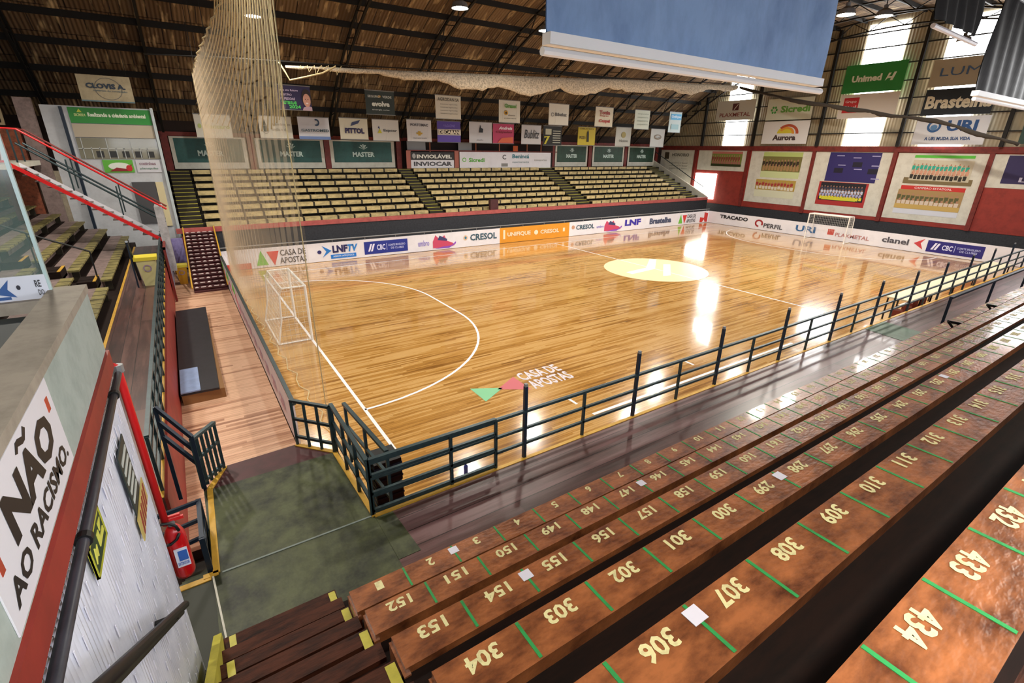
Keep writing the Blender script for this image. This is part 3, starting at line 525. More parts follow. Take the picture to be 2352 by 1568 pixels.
f, o = hang(17.7, 19.85, 6.95, 8.55, 28.5, 'c8c9cf', 'pale grey hanging banner with a small black figure emblem', G2); f.poly(o, [(.42,.5),(.44,.7),(.48,.86),(.5,.72),(.6,.68),(.58,.5)], '22242a'); f.txt(o, 'studio', .3, .6, .12, .18, '8a8a90')
f, o = hang(19.95, 22.05, 6.95, 8.5, 28.5, 'c03a66', 'pink hanging banner with white script and an orange corner', G2); f.txt(o, 'Andreia', .25, .9, .7, .86, 'f4e0ea', .04, shear=.3); f.txt(o, 'Calçados', .12, .9, .5, .64, '8a1a3a', .03, shear=.3); f.poly(o, [(.2,.04),(.95,.04),(.95,.34),(.4,.28)], 'e06a44')
f, o = hang(22.85, 24.95, 6.95, 8.5, 28.5, 'd0d0d4', 'white hanging banner with black handwritten lettering', G2); f.txt(o, 'Bublitz', .12, .9, .3, .75, '35353c', .01, shear=.35)
f, o = hang(25.2, 27.3, 6.9, 8.5, 28.5, '16150f', 'black hanging banner with a yellow figure and pale lines of text', G2); f.poly(o, [(.04,.06),(.2,.42),(.04,.38),(.04,.46),(.34,.48),(.14,.06)], 'c8c030', 'yellow_seven'); f.rect(o, .1, .42, .55, .85, 'b8b8a0')
for k in range(6): f.rect(o, .5, .92, .12+.12*k, .17+.12*k, 'b8b8a8', 'text_line')
f, o = hang(29.25, 31.4, 6.95, 8.55, 28.5, 'cdb92c', 'bright yellow hanging banner with a dark bottle print', G2); f.poly(o, [(.5,.2),(.5,.7),(.55,.85),(.6,.7),(.62,.2)], '2a2410'); f.txt(o, 'PIZZA', .08, .44, .35, .5, '5a4a14', .03); f.txt(o, 'DELIVERY', .1, .9, .86, .94, '6a5a14')
f, o = hang(34.1, 36.2, 6.95, 8.7, 28.5, 'c9cbc2', 'pale hanging banner with a faint golden crest, second from the right in the lower row', G2); f.ell(o, .5, .6, .14, .16, 'a89a5a'); f.txt(o, 'Nobre', .25, .8, .22, .36, '7a7a70')
f, o = hang(39.1, 41.2, 6.95, 8.7, 28.5, 'c9cbc8', 'pale hanging banner with a brown emblem, rightmost of the lower row', G2); f.ell(o, .5, .55, .26, .14, '8a7a68'); f.ell(o, .5, .56, .2, .08, 'c9cbc8', d=.02); f.txt(o, 'Café', .35, .68, .5, .6, '6a5a48')
# big banner, black curtains
def cloth(x0, x1, z0, z1, y, mt, label, name, amp=.12, folds=5, slant=0, pole=WHITE, cat='banner', two=True):
    mb = MB(); NX, NZ = 48, 10; fr = []
    for side in (0, 1):
        for j in range(NZ+1):
            for i in range(NX+1):
                a = i/NX; b = j/NZ; d = amp*math.sin(a*folds*6.28+b*1.7+1)*(.35+.65*b)*.5 + amp*.4*math.sin(a*folds*14+b*5)
                fr.append((x0+(x1-x0)*a, y+d+side*.03, z0+(z1-z0)*b+slant*a*(1-b)))
    n = (NX+1)*(NZ+1); fs_ = []
    for j in range(NZ):
        for i in range(NX):
            k = j*(NX+1)+i; fs_.append((k,k+1,k+NX+2,k+NX+1)); fs_.append((n+k,n+k+NX+1,n+k+NX+2,n+k+1))
    r = thing(name, ((x0+x1)/2, y, z0), label, cat); mb.add(fr, fs_); mb.build('cloth', mt, r, True)
    MB().tube([(x0-.15,y-.06,z0-.3),(x1+.05,y-.06,z0-.3+slant)], .09).build('bottom_pole', pole, r)
    if two: MB().hexa([(x0,y-.13,z0-.16),(x1,y-.13,z0-.16+slant),(x1,y+.15,z0-.16+slant),(x0,y+.15,z0-.16)],[(x0,y-.13,z0+.06),(x1,y-.13,z0+.06+slant),(x1,y+.15,z0+.06+slant),(x0,y+.15,z0+.06)]).build('white_hem', pole, r)
    MB().tube([(x0,y,z1),(x1,y,z1)], .06).build('top_pole', GREY, r)
    for a in (.08, .5, .92): xx = x0+(x1-x0)*a; MB().bar((xx,y,z1),(xx,y,roofz(y)-.1),.03).build('cord', TRUSS, r)
    return r
cloth(3.9, 14.97, 8.68, 12.6, 0, BLUEF, 'huge grey-blue cloth banner with a white double hem hanging from the roof', 'giant_banner', .09, 2.5, pole=mat('bright white hem', 'ffffff', .5))
cloth(29.0, 38.5, 9.3, 13.2, 0, BLKF, 'black cloth banner with a white pole, cut by the right edge of the picture', 'black_banner', .14, 3, pole=mat('bright white hem', 'ffffff', .5))
cloth(22.3, 26.9, 11.4, 13.2, 0, mat('plain black cloth', '0b0b0d', .7), 'small plain black cloth hanging left of the larger black banner', 'black_banner', .15, 2, slant=-.1, two=False)
# ------------------------------------------------------------------ right wall posters
def team(f, o, a0, a1, b0, b1, bg, rows, n, cols, skin='b08068'):
    o = f.rect(o, a0, a1, b0, b1, bg, 'photo_print', .02); h = (b1-b0)/(rows+.6); rnd = random.Random(n*7+rows)
    for r in range(rows):
        mb = MB(); hd = MB(); y = b0 + h*(rows-1-r)*.8 + .03*(b1-b0)
        for i in range(n):
            a = a0 + (a1-a0)*(i+.5+(.25 if r % 2 else 0))/(n+.6); w_ = (a1-a0)/n*.36; z = y + rnd.random()*.02
            mb.add([f.p(a-w_, z, .024+r*.002), f.p(a+w_, z, .024+r*.002), f.p(a+w_*1.1, z+h*.75, .024+r*.002), f.p(a-w_*1.1, z+h*.75, .024+r*.002)], [(0,1,2,3)])
            hd.add([f.p(a+w_*.55*math.cos(t*1.047), z+h*.92+h*.2*math.sin(t*1.047), .026+r*.002) for t in range(6)], [tuple(range(6))])
        mb.build('printed_row', ink(cols[r % len(cols)]), o); hd.build('printed_heads', ink(skin), o)
def wposter(y0, y1, z0, z1, label):
    f = Fx(43.97, y0, y1, z0, z1); o = f.slab(MB(), 0, 1, 0, 1, -.05, 0).build('wall_poster', CREAM); return f, tag(o, label, 'poster', 'framed posters on the red end wall')
f, o = wposter(25.95, 20.45, 4.78, 6.7, 'short white framed poster above the bright doorway'); team(f, o, .3, .92, .22, .95, '7c8a3c', 2, 12, ('8a4438', 'a86a60')); f.rect(o, .3, .92, .84, .95, 'c07068', 'title_band', .03); f.rect(o, .3, .92, .22, .34, '2e3818', 'band', .03)
f, o = wposter(19.95, 14.25, 2.05, 6.7, 'white framed poster with two team photographs on lime bands'); team(f, o, .22, .86, .62, .9, '7a7440', 2, 12, ('3a2c22', 'a8845a')); f.rect(o, .22, .86, .9, .98, 'b8c878', 'lime_band'); f.rect(o, .22, .86, .5, .62, 'cdd8a0', 'lime_band'); team(f, o, .17, .84, .26, .46, 'b89c4a', 2, 12, ('a83a34', 'e0d8c8')); f.rect(o, .17, .84, .12, .25, 'dcdcc0', 'caption_band')
f, o = wposter(13.95, 8.1, 1.82, 6.7, 'white framed poster with a purple panel over a crowded team photograph'); f.rect(o, .2, .86, .52, .99, '2c2468', 'purple_panel')
for a, b in ((.3,.93),(.52,.9),(.75,.93),(.34,.78),(.56,.72),(.77,.78),(.8,.58)): f.rect(o, a, a+.1, b, b+.015, 'a8a4d0', 'text_line', .02)
for a, b in ((.32,.7),(.55,.8),(.76,.7)): f.rect(o, a-.02, a+.1, b-.04, b+.04, '17142e', 'dark_photo', .02)
f.rect(o, .14, .8, .12, .51, 'b03030', 'red_mount'); team(f, o, .17, .77, .2, .5, '1c1c26', 4, 14, ('3a3c50', 'c8cce0', 'aab0d8', 'e0d83a')); f.rect(o, .22, .68, .21, .26, 'd8d23a', 'yellow_band', .04)
f, o = wposter(7.8, 2.35, 1.85, 6.68, 'large white framed poster with a green shirted team over a red title band'); f.rect(o, .2, .85, .93, .97, '5ac040', 'green_band'); team(f, o, .2, .86, .6, .9, 'c8c0a8', 3, 14, ('2aa890', 'd09a80', '2a2620')); f.rect(o, .14, .9, .55, .64, '7a6a48', 'lawn_print', .016); f.rect(o, .14, .86, .46, .52, 'c8302c', 'red_band', .02); f.txt(o, 'CAMPEAO ESTADUAL', .3, .72, .475, .505, 'f0d8d8', d=.03)
team(f, o, .12, .86, .2, .46, 'a8895a', 2, 13, ('5a5a38', 'd8c8b8')); f.rect(o, .12, .86, .17, .24, 'c8a860', 'floor_print', .03); f.rect(o, .12, .86, .09, .17, 'd8dce8', 'caption_band')
f, o = wposter(2.2, -3.3, 4.5, 6.65, 'white framed poster with a dark purple panel at the right edge'); f.rect(o, .14, .96, .14, .97, '2e2656', 'purple_panel'); f.ring(o, .5, .6, .12, .28, .2, 'e0dcf0'); f.txt(o, 'LIGA', .3, .7, .2, .34, 'd8d4ee')
def gban2(y0, y1, z0, z1, c, label):
    f = Fx(43.6, y0, y1, z0, z1); o = f.slab(MB(), 0, 1, 0, 1, -.02, 0).build('wall_banner', ink(c)); tag(o, label, 'banner', 'sponsor banners on the end wall frame')
    for a in (.03, .97): MB().bar(f.p(a, .9, -.02), Vector((43.82, f.p(a,.9).y, f.p(a,.9).z)), .03).build('tie', TRUSS, o)
    return f, o
f, o = gban2(24.3, 20.2, 9.45, 11.2, 'c9c9c2', 'white wall banner reading PLAXMETAL with a small dark emblem'); f.poly(o, [(.42,.5),(.42,.84),(.58,.84),(.58,.5)], '5a2a2e'); f.poly(o, [(.46,.54),(.55,.8),(.57,.8),(.48,.54)], 'e0e0da', d=.02); f.txt(o, 'PLAXMETAL', .1, .9, .18, .38, '8a4a48', .02)
f, o = gban2(19.0, 14.9, 9.3, 11.05, 'd4dacb', 'white wall banner with a green flower emblem and Sicredi lettering')
for t in range(6): a = math.radians(60*t); f.ell(o, .17+.055*math.cos(a), .48+.13*math.sin(a), .022, .055, '4aa850')
f.txt(o, 'Sicredi', .32, .95, .34, .66, '6aa84a', .04)
f, o = gban2(19.0, 14.85, 7.32, 9.2, 'e0e0e2', 'white wall banner with a yellow and red rising arc over Aurora lettering'); f.ell(o, .5, .46, .17, .3, 'd8c83a', t0=0, t1=180); f.ring(o, .56, .44, .24, .42, .25, 'b8543a', t0=0, t1=140); f.ring(o, .54, .44, .17, .3, .3, 'e09a3a', t0=0, t1=150, d=.02); f.txt(o, 'Aurora', .25, .76, .15, .40, '4a3a3a', .05)
f, o = gban2(12.9, 8.7, 11.05, 13.05, '2f8f48', 'bright green wall banner with white Unimed lettering'); f.txt(o, 'Unimed', .14, .64, .38, .62, 'e8f4ea', .05); f.poly(o, [(.70,.36),(.74,.62),(.78,.62),(.75,.5),(.80,.5),(.82,.64),(.86,.64),(.82,.36),(.78,.36),(.79,.44),(.74,.44)], 'e8f4ea')
f, o = gban2(12.8, 8.7, 9.2, 10.97, 'd9d3cc', 'white wall banner with a red square below the green Unimed one'); f.rect(o, .07, .34, .24, .86, 'c02a2e', 'red_square'); f.txt(o, 'Grupo', .1, .3, .62, .76, 'e8c8c8', d=.03); f.txt(o, 'Dimel', .1, .31, .38, .54, 'f4e8e8', .03, d=.03)
f, o = gban2(7.1, 3.2, 11.05, 12.8, 'aea898', 'grey beige wall banner with thin blue LUMA lettering'); f.txt(o, 'LUMA', .14, .95, .38, .68, '4a6a98', .0)
f, o = gban2(7.05, 3.1, 9.2, 10.9, '1c2530', 'near black wall banner with large pale Brastelha lettering'); f.txt(o, 'Brastelha', .04, .98, .25, .75, 'ddd6c0', .04)
f, o = gban2(7.1, 2.95, 7.25, 9.1, 'd9dde6', 'white wall banner with a blue ring emblem and URI lettering'); f.ring(o, .27, .66, .1, .22, .35, '2f5f98'); f.ell(o, .27, .62, .05, .1, '5a88b8'); f.txt(o, 'URI', .45, .86, .48, .86, '24508c', .04); f.txt(o, 'A URI MUDA SUA VIDA', .18, .82, .16, .28, '35568a', .04)
f, o = gban2(1.2, -2.6, 7.3, 9.1, '24423c', 'dark green wall banner at the right edge beside the column'); f.poly(o, [(.15,.4),(.3,.8),(.45,.4)], 'c8d8d0'); f.txt(o, 'Agro', .5, .9, .4, .66, 'c8d8d0')
# ------------------------------------------------------------------ tan safety net, ropes, bundled nets
nt = thing('safety_net', (-1.2, 10, 0), 'tall tan safety net hanging behind the left goal', 'net')
def ntop(y): return 9.95 - .03*(y-6)
def nx(s, t): return -1.02 - .36*min(1, s*1.4) + .1*math.sin(s*2*math.pi*26 + t*3) * (1-.5*t) - .04
mb = MB(); NS, NTt = 300, 14
for j in range(NTt+1):
    for i in range(NS+1):
        s = i/NS; t = j/NTt; y = 1.7 + 18.6*s; mb.v.append(Vector((nx(s,t), y, .05 + (ntop(y)-.05)*t)))
for j in range(NTt):
    for i in range(NS): k = j*(NS+1)+i; mb.f.append((k, k+1, k+NS+2, k+NS+1))
mb.build('netting', NET, nt, True)
for s in (0, 1):
    y = 1.7+18.6*s; MB().tube([(nx(s,0)-.0, y, .05), (nx(s,1), y, ntop(y))], .012 if s == 0 else .02).build('edge_cord', ROPE, nt)
MB().tube([(nx(k/40,1), 1.7+18.6*k/40, ntop(1.7+18.6*k/40)) for k in range(41)], .025).build('top_cord', ROPE, nt)
MB().tube([(nx(k/40,0), 1.7+18.6*k/40, .06) for k in range(41)], .015).build('bottom_cord', ROPE, nt)
for y in (2, 7, 12, 17, 20): MB().bar((-1.3,y,ntop(y)),(-1.3,y,roofz(y)-.05), .02).build('hanger', TRUSS, nt)
K = 24
for k in range(K):
    t = k/(K-1)
    path = [(446,196),(452,262),(500,285),(560,302),(620,300),(648,268)]
    u = t*5; i = min(int(u), 4); q = u-i; sx = path[i][0]+(path[i+1][0]-path[i][0])*q; sy = path[i][1]+(path[i+1][1]-path[i][1])*q
    ex = 492+t*132; ey = -25; c1 = (sx+(ex-sx)*.55+18*t, sy-75); c2 = (ex+8*t+6, sy*.4)
    pts = []
    for n_ in range(15):
        z = n_/14; a = (1-z)**3; b = 3*z*(1-z)**2; c = 3*z*z*(1-z); d = z**3
        P = at(a*sx+b*c1[0]+c*c2[0]+d*ex, a*sy+b*c1[1]+c*c2[1]+d*ey, 'x', -1.22)
        pts.append(P)
    if len(pts) > 2: MB().tube(pts, .011 + .006*(1-t), 5).build('gather_cord', ROPE, nt)
def rope(pxs, ax, val, rads, name, mt, label, cat, seg=14, wob=.0):
    P = [at(px, py, ax, val) for px, py in pxs]; pts = []; rs = []; rnd = random.Random(3)
    for i in range(len(P)-1):
        for j in range(seg):
            t = j/seg; pts.append(P[i].lerp(P[i+1], t)); r = rads[i]+(rads[i+1]-rads[i])*t
            r *= 1 + wob*math.sin((i*seg+j)*.55) + wob*(rnd.random()-.5); rs.append((min(r,.14), r)); pts[-1].z -= r
    mb = MB(); base = 0; n = 10
    mb.tube(pts, rs, n); o = mb.build(name, mt, None, True); return tag(o, label, cat)
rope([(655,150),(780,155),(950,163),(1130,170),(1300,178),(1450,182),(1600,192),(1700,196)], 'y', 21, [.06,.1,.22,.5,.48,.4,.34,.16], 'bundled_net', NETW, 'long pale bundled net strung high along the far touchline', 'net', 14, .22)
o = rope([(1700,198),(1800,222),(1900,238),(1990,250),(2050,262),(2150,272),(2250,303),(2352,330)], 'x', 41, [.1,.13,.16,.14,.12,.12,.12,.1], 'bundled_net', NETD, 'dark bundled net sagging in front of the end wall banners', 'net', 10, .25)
o = MB().tube([at(a, b, 'y', 21) for a, b in ((330,124),(500,131),(640,140),(790,150),(1000,160),(1300,172),(1700,194))], .03).build('support_cable', TRUSS); tag(o, 'thin dark cable carrying the bundled net across the hall', 'cable')
o = MB().tube([at(a, b, 'y', 20.4) for a, b in ((640,142),(655,165),(666,184),(700,177),(740,168),(770,153))], .04).build('loose_rope', ROPE); tag(o, 'loose pale rope loop beside the top of the tan net', 'rope')
for a in range(6):
    x = 690+a*16; MB().tube([at(x, 150, 'y', 20.4), at(x+4, 158+(a%3)*7, 'y', 20.4), at(x+14, 152, 'y', 20.4)], .02).build('loop', ROPE, o)
o = MB().bar((0.9,1.6,11.6),(0.9,1.6,roofz(1.6)),.03).build('cable_drop', TRUSS); tag(o, 'thin dark cable dropping from the roof near the tan net', 'cable')
# ------------------------------------------------------------------ near platform, walkway, left walkway
Z0 = 1.59; YF = -3.62
wk = thing('walkway', (20, -4.5, 0), 'brown boarded walkway with a yellow edge along the near side rail', 'walkway')
MB().box(-1.6, 44, -5.9, YF, 0, Z0).build('deck', DECK, wk); MB().box(-1.6, 44, YF-.07, YF+.0, Z0, Z0+.012).build('yellow_edge_line', YEL, wk)
MB().prism([(13.5,YF-.08),(14.8,YF-.08),(14.65,-4.85),(13.3,-4.75)], Z0, Z0+.008).build('green_patch', GREEN2, wk)
pf = thing('entry_platform', (-2.6, -3, 0), 'worn green entry platform with yellow edge lines at the foot of the aisle', 'platform')
MB().prism([(-3.6,-5.2),(-1.6,-5.2),(-1.6,-1.75),(-3.6,-1.75)], 0, Z0).prism([(-1.6,-3.7),(-1.35,-3.7),(-1.3,-4.6),(-1.6,-4.6)], Z0-.1, Z0+.006).build('deck', CARPET, pf)
MB().prism([(-3.6,-1.75),(-1.6,-1.75),(-2.15,-1.15),(-3.28,-1.2)], 0, Z0-.004).build('maroon_step', MAROON, pf)
mb = MB()
for a, b in (((-3.56,-3.6),(-3.52,-1.75)), ((-3.52,-1.75),(-3.28,-1.22)), ((-2.17,-1.17),(-1.66,-1.75)), ((-1.66,-1.75),(-1.6,-3.66)), ((-3.70,-3.6),(-3.54,-3.6))): MB().bar((*a, Z0+.006), (*b, Z0+.006), .075, .02).build('yellow_edge_line', YEL, pf)
MB().bar((-3.5,-3.62,Z0+.004),(-1.62,-3.64,Z0+.004),.025,.01).build('floor_seam', mat('grey seam','7a8580'), pf); MB().bar((-3.6,-3.65,Z0+.01),(-3.53,-4.85,Z0+.01),.02,.03).build('floor_trim', CREAM, pf)
o = MB().box(-5.3,-3.6,-5.4,-3.6,0,Z0-.003).build('side_landing', mat('dark mottled green floor', '2c3023', .6, dirt=.9, dscale=3, dc='6a5a34', lo=.6, hi=.75)); tag(o, 'dark mottled landing left of the green platform beside the white cladding', 'landing')
o = MB().box(-4.1,-3.62,-3.68,-3.6,Z0-.003,Z0+.01).build('yellow_nosing', YEL); tag(o, 'short yellow nosing on the dark side landing', 'nosing')
st = thing('side_stairs', (-3.9,-2.6,0), 'dark steps going down beside the green platform to the warm up floor', 'stairs')
for k in range(6): MB().box(-4.05,-3.62,-3.6+.32*k,-3.6+.32*(k+1),0,1.32-.24*k).build('step', CARPET, st)
lw_ = thing('walkway', (-4.7, 10, 0), 'brown walkway in front of the left stand with a yellow line', 'walkway')
MB().box(-5.4, -4.1, -1.6, 22, 0, Z0).box(-5.4,-4.15,-3.6,-1.6,0,Z0).build('deck', wood_mat('left walkway boards', '2c1a16', '4a2e28', '66473f', 'y', .3, .4, .1, 4, .3), lw_)
MB().box(-5.44,-5.37,-3.5,22,Z0,Z0+.012).build('yellow_edge_line', YEL, lw_); MB().box(-4.1,-4.06,-1.6,22,0,Z0-.02).build('red_side', RED, lw_); MB().box(-4.17,-4.1,-1.6,22,Z0,Z0+.012).build('yellow_edge_line', YEL, lw_)
# railings
def railing(name, p0, p1, h, label, posts, tall=(), bars=(.32,.64,1.0), w_=.045, mt=STEEL, cat='railing', tallh=1.5, double=False):
    p0 = Vector(p0); p1 = Vector(p1); r = thing(name, (p0+p1)/2, label, cat); L = (p1-p0).length
    for k, b in enumerate(bars):
        MB().bar(p0+Vector((0,0,h*b)), p1+Vector((0,0,h*b)), w_*(1.35 if b == 1 else 1), w_).build('horizontal_bar', mt, r)
        if double: MB().bar(p0+Vector((0,.03,h*b-.07)), p1+Vector((0,.03,h*b-.07)), w_*.9).build('horizontal_bar', mt, r)
    for s in posts:
        P = p0.lerp(p1, s/L); T = s in tall; po = MB().bar(P, P+Vector((0,0,h*(tallh if T else 1))), w_*(1.25 if T else 1)).build('post', NAVY if T else mt, r)
        if T: MB().bar(P+Vector((0,0,h*tallh)), P+Vector((0,0,h*tallh+.05)), w_*1.1).build('post_cap', GREY, po)
    return r
railing('guard_railing', (-1.6,YF,Z0), (.45,YF,Z0), .92, 'double barred dark steel gate section at the left end of the near railing', [0,1.25,2.05], double=True, bars=(.08,.4,.72,1.0))
tl = [.57]; x = .57
while x < 36: x += 2.62; tl.append(round(x, 2))
ps = tl + [round(t+1.3, 2) for t in tl]
railing('guard_railing', (.45,YF,Z0), (38.5,YF,Z0), .9, 'long dark steel railing with tall posts along the near side walkway', ps, tl)
railing('guard_railing', (-1.62,YF,Z0), (-1.62,-1.75,Z0), .92, 'steel railing between the green platform corner and its chamfered edge', [0,.6,1.25,1.87], bars=(.3,.64,1.0))
railing('guard_railing', (-1.66,-1.75,Z0), (-2.15,-1.17,Z0), .88, 'short chamfer railing at the end of the white goal board', [0,.25,.5,.75], bars=(.2,.6,1.0))
railing('guard_railing', (-1.28,-3.45,Z0-.3), (-1.40,-1.7,Z0-.3), 1.15, 'outer steel railing just beyond the platform corner over the court', [0,.85,1.7], bars=(.3,.64,1.0))
g = railing('barred_gate', (-3.6,-1.65,Z0), (-3.28,-1.25,Z0), .85, 'small steel gate with upright bars left of the maroon step', [0,.1,.2,.3,.4,.5], bars=(.1,.6,1.0))
g = thing('sloping_railing', (-3.9,-1.8,Z0), 'dark steel three bar railing sloping down left of the maroon step', 'railing')
PA = at(355,935,'y',-1.45); PB = at(440,1003,'y',-1.65)
for k in range(3): MB().bar(PA-Vector((0,0,.24*k)),PB-Vector((0,0,.24*k)),.05).build('bar', NAVY, g)
for P in (PA, PB): MB().bar((P[0],P[1],Z0-.2),P,.05).build('post', NAVY, g)
g = thing('sloping_railing', (-3.62,-3,Z0), 'dark steel railing beside the steps left of the green platform', 'railing')
for k in range(3): MB().bar((-4.05,-3.1,2.3-.28*k),(-3.62,-2.7,2.08-.28*k),.045).build('bar', NAVY, g)
for P in ((-4.05,-3.1,2.3),(-3.62,-2.7,2.1),(-3.62,-3.5,2.1)): MB().bar((P[0],P[1],1.0),P,.06).build('post', NAVY, g)
MB().bar((-3.62,-2.7,2.08),(-3.62,-3.5,2.08),.05).bar((-3.62,-2.7,1.8),(-3.62,-3.5,1.8),.04).build('bar', NAVY, g)
railing('guard_railing', (-4.12,-1.4,Z0), (-4.12,20,Z0), .95, 'dark steel railing between the left walkway and the warm up floor', [round(i*.95,2) for i in range(23)], bars=(.25,.5,.75,1.0))
railing('handrail', (15.2,-5.0,Z0), (28,-5.0,Z0), 1.05, 'black handrail in front of the lowest near bench at the right', [0,4,8,12.8], bars=(1.0,), w_=.06, mt=NAVY)
# ------------------------------------------------------------------ near stand
ROW = [(2.45,-5.55),(2.81,-6.15),(3.30,-6.88),(3.84,-7.61),(4.33,-8.31),(4.83,-9.01)]
ns = thing('grandstand', (18,-8,0), 'near terraced stand of numbered benches with dark footboards', 'grandstand')
X0, SW = -2.42, .55; XE = X0+76*SW
for k, (z, y) in enumerate(ROW):
    yf = -5.2 if k == 0 else ROW[k-1][1]-.2; fz = 1.98 if k == 0 else z-.6
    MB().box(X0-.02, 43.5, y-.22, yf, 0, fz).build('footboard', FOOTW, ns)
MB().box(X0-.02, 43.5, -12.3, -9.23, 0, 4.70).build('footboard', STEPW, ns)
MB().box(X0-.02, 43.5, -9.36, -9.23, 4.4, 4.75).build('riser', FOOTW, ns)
N0 = [lambda i: i+1, lambda i: 152-i, lambda i: 153+i, lambda i: 304-i, lambda i: 305+i, lambda i: 436-i]
BL = ['lowest', 'second', 'third', 'fourth', 'fifth', 'sixth and nearest']; RNG = ['1, 2, 3', '152, 151, 150', '153, 154, 155', '304, 303, 302', '306, 307, 308', '434, 433, 432']
STK = {0: [2], 1: [6], 2: [2], 3: [6, 13], 4: [2, 13], 5: []}
for k, (z, y) in enumerate(ROW):
    n = 76 if k < 4 else 66; dp = .27 if k < 4 else .31
    b = thing('bench', (X0+n*SW/2, y, z-.3), '%s red-brown bench of the near stand, numbered %s' % (BL[k], RNG[k]), 'bench', 'numbered benches of the near stand')
    rngs = [(X0, X0+n*SW)]
    mb = MB()
    for a, c in rngs: mb.box(a, c, y-dp, y, z-.045, z).box(a, c, y-dp, y-dp+.03, z-.12, z-.045)
    sb_ = mb.build('seat_board', SEATW, b)
    MB().box(X0-.02, X0+.03, y-dp-.02, y-.0, z-.44, z-.045).build('end_panel', SEATW, b)
    for s in range(1, 15): xx = X0+s*2.75; MB().box(xx-.04, xx+.04, y-dp+.05, y-.05, z-.5, z-.045).build('support', FOOTW, b) if xx < X0+n*SW else 0
    for i in range(n):
        xa = X0+i*SW; num = str(N0[k](i)); wd = .072*len(num)
        f = Fr((xa+SW/2+wd/2, y-.035, z), (-1,0,0), (0,-1,0), wd, .105); f.n = Vector((0,0,1))
        f.txt(sb_, num, 0, 1, 0, 1, NUMP, .03, 'seat_number', .003)
        if i: MB().box(xa-.011, xa+.011, y-dp+.01, y-.005, z, z+.003).build('divider_line', GLINE, sb_)
        if i in STK[k]: MB().box(xa-.05, xa+.05, y-.12, y-.03, z+.003, z+.006).build('blank_sticker', STICK, sb_)
ai = thing('aisle_stairs', (-3,-7,1.6), 'dark brown wooden aisle steps with yellow marks beside the numbered benches', 'stairs')
for j in range(13):
    y1 = -4.83-.36*j; z1 = 1.81+.235*j
    if y1 < -12: break
    MB().box(-3.55, X0-.02, y1-.14, y1-.0, z1-.05, z1).box(-3.55, X0-.02, y1-.33, y1-.2, z1-.05, z1).box(-3.55, X0-.02, y1-.37, y1-.03, 0 if j == 0 else z1-.5, z1-.11).build('step', STEPW, ai)
    if j % 2 == 0: MB().box(X0-.1, X0-.03, y1-.3, y1-.02, z1, z1+.006).build('yellow_mark', YEL2, ai); MB().box(-3.5, -3.44, y1-.2, y1-.01, z1, z1+.006).build('yellow_mark', YEL2, ai)
MB().hexa([(-3.62,-4.83,Z0),(-3.55,-4.83,Z0),(-3.55,-9.5,4.6),(-3.62,-9.5,4.6)],[(-3.62,-4.83,1.9),(-3.55,-4.83,1.9),(-3.55,-9.5,4.95),(-3.62,-9.5,4.95)]).build('yellow_stringer', YEL2, ai)
# ------------------------------------------------------------------ left stand
ls = thing('grandstand', (-8,8,0), 'left end terraced stand rising away behind the left walkway', 'grandstand')
for k in range(6):
    x = -5.6-.8*k; z = 1.98+.42*k
    MB().box(x-.85 if k < 5 else -10.98, x-.3, -4.7, 23.6, 0, z+.0).build('terrace', GREYP if k < 5 else MAROON, ls)
    MB().box(x-.3, x+.0 if k else -5.44, -4.7, 23.6, 0, z-.4 if k else Z0-.002).build('terrace', FOOTW, ls)
    for q, (ya_, yb_) in enumerate(((-4.6, 11.4), (12.6, 23.2))):
        n = int((yb_-ya_)/.55); mb = MB().box(x-.32, x, ya_, yb_, z-.04, z+.02); nf = len(mb.f)
        [mb.box(x-.325, x+.005, ya_+(yb_-ya_)*i/n-.02, ya_+(yb_-ya_)*i/n+.02, z-.045, z+.024) for i in range(1, n)]
        o = two(mb.build('bench', OLIVE), DK, nf); tag(o, 'olive bench in row %s of the left stand, %s part' % (wordn[k], ('near', 'far')[q]), 'bench', 'benches of the left stand')
        for i in range(4): yy = ya_+.3+(yb_-ya_-.6)*i/3; MB().box(x-.25, x-.05, yy-.04, yy+.04, Z0 if k == 0 else z-.41, z-.04).build('support', DK, o)
    if k: MB().box(x-.0, x+.5, 11.5, 12.5, z-.5, z-.2).build('aisle_step', FOOTW, ls); MB().box(x+.42, x+.5, 11.5, 12.5, z-.2, z-.185).build('yellow_mark', YEL, ls)
g = thing('handrail', (-7.5,12,2.6), 'thin black handrail climbing the middle of the left stand', 'handrail')
MB().tube([(-5.9,12.1,3.1),(-7.0,12.1,3.65),(-8.6,12.1,4.5)], .03).build('rail', BLACK, g)
for x, z0, z1 in ((-5.9,2.0,3.1),(-7.3,2.7,3.8),(-8.6,3.4,4.5)): MB().bar((x,12.1,z0),(x,12.1,z1),.04).build('post', BLACK, g)
g = thing('handrail', (-4.9,13,1.59), 'black leaning handrail beside the cream bin on the left walkway', 'handrail')
MB().tube([at(290,555,'x',-4.9), at(320,636,'x',-4.9), at(346,708,'x',-4.9)], .05).build('rail', NAVY, g)
MB().bar((-4.9,12.62,Z0),(-4.9,12.62,3.2),.05).build('post', NAVY, g)
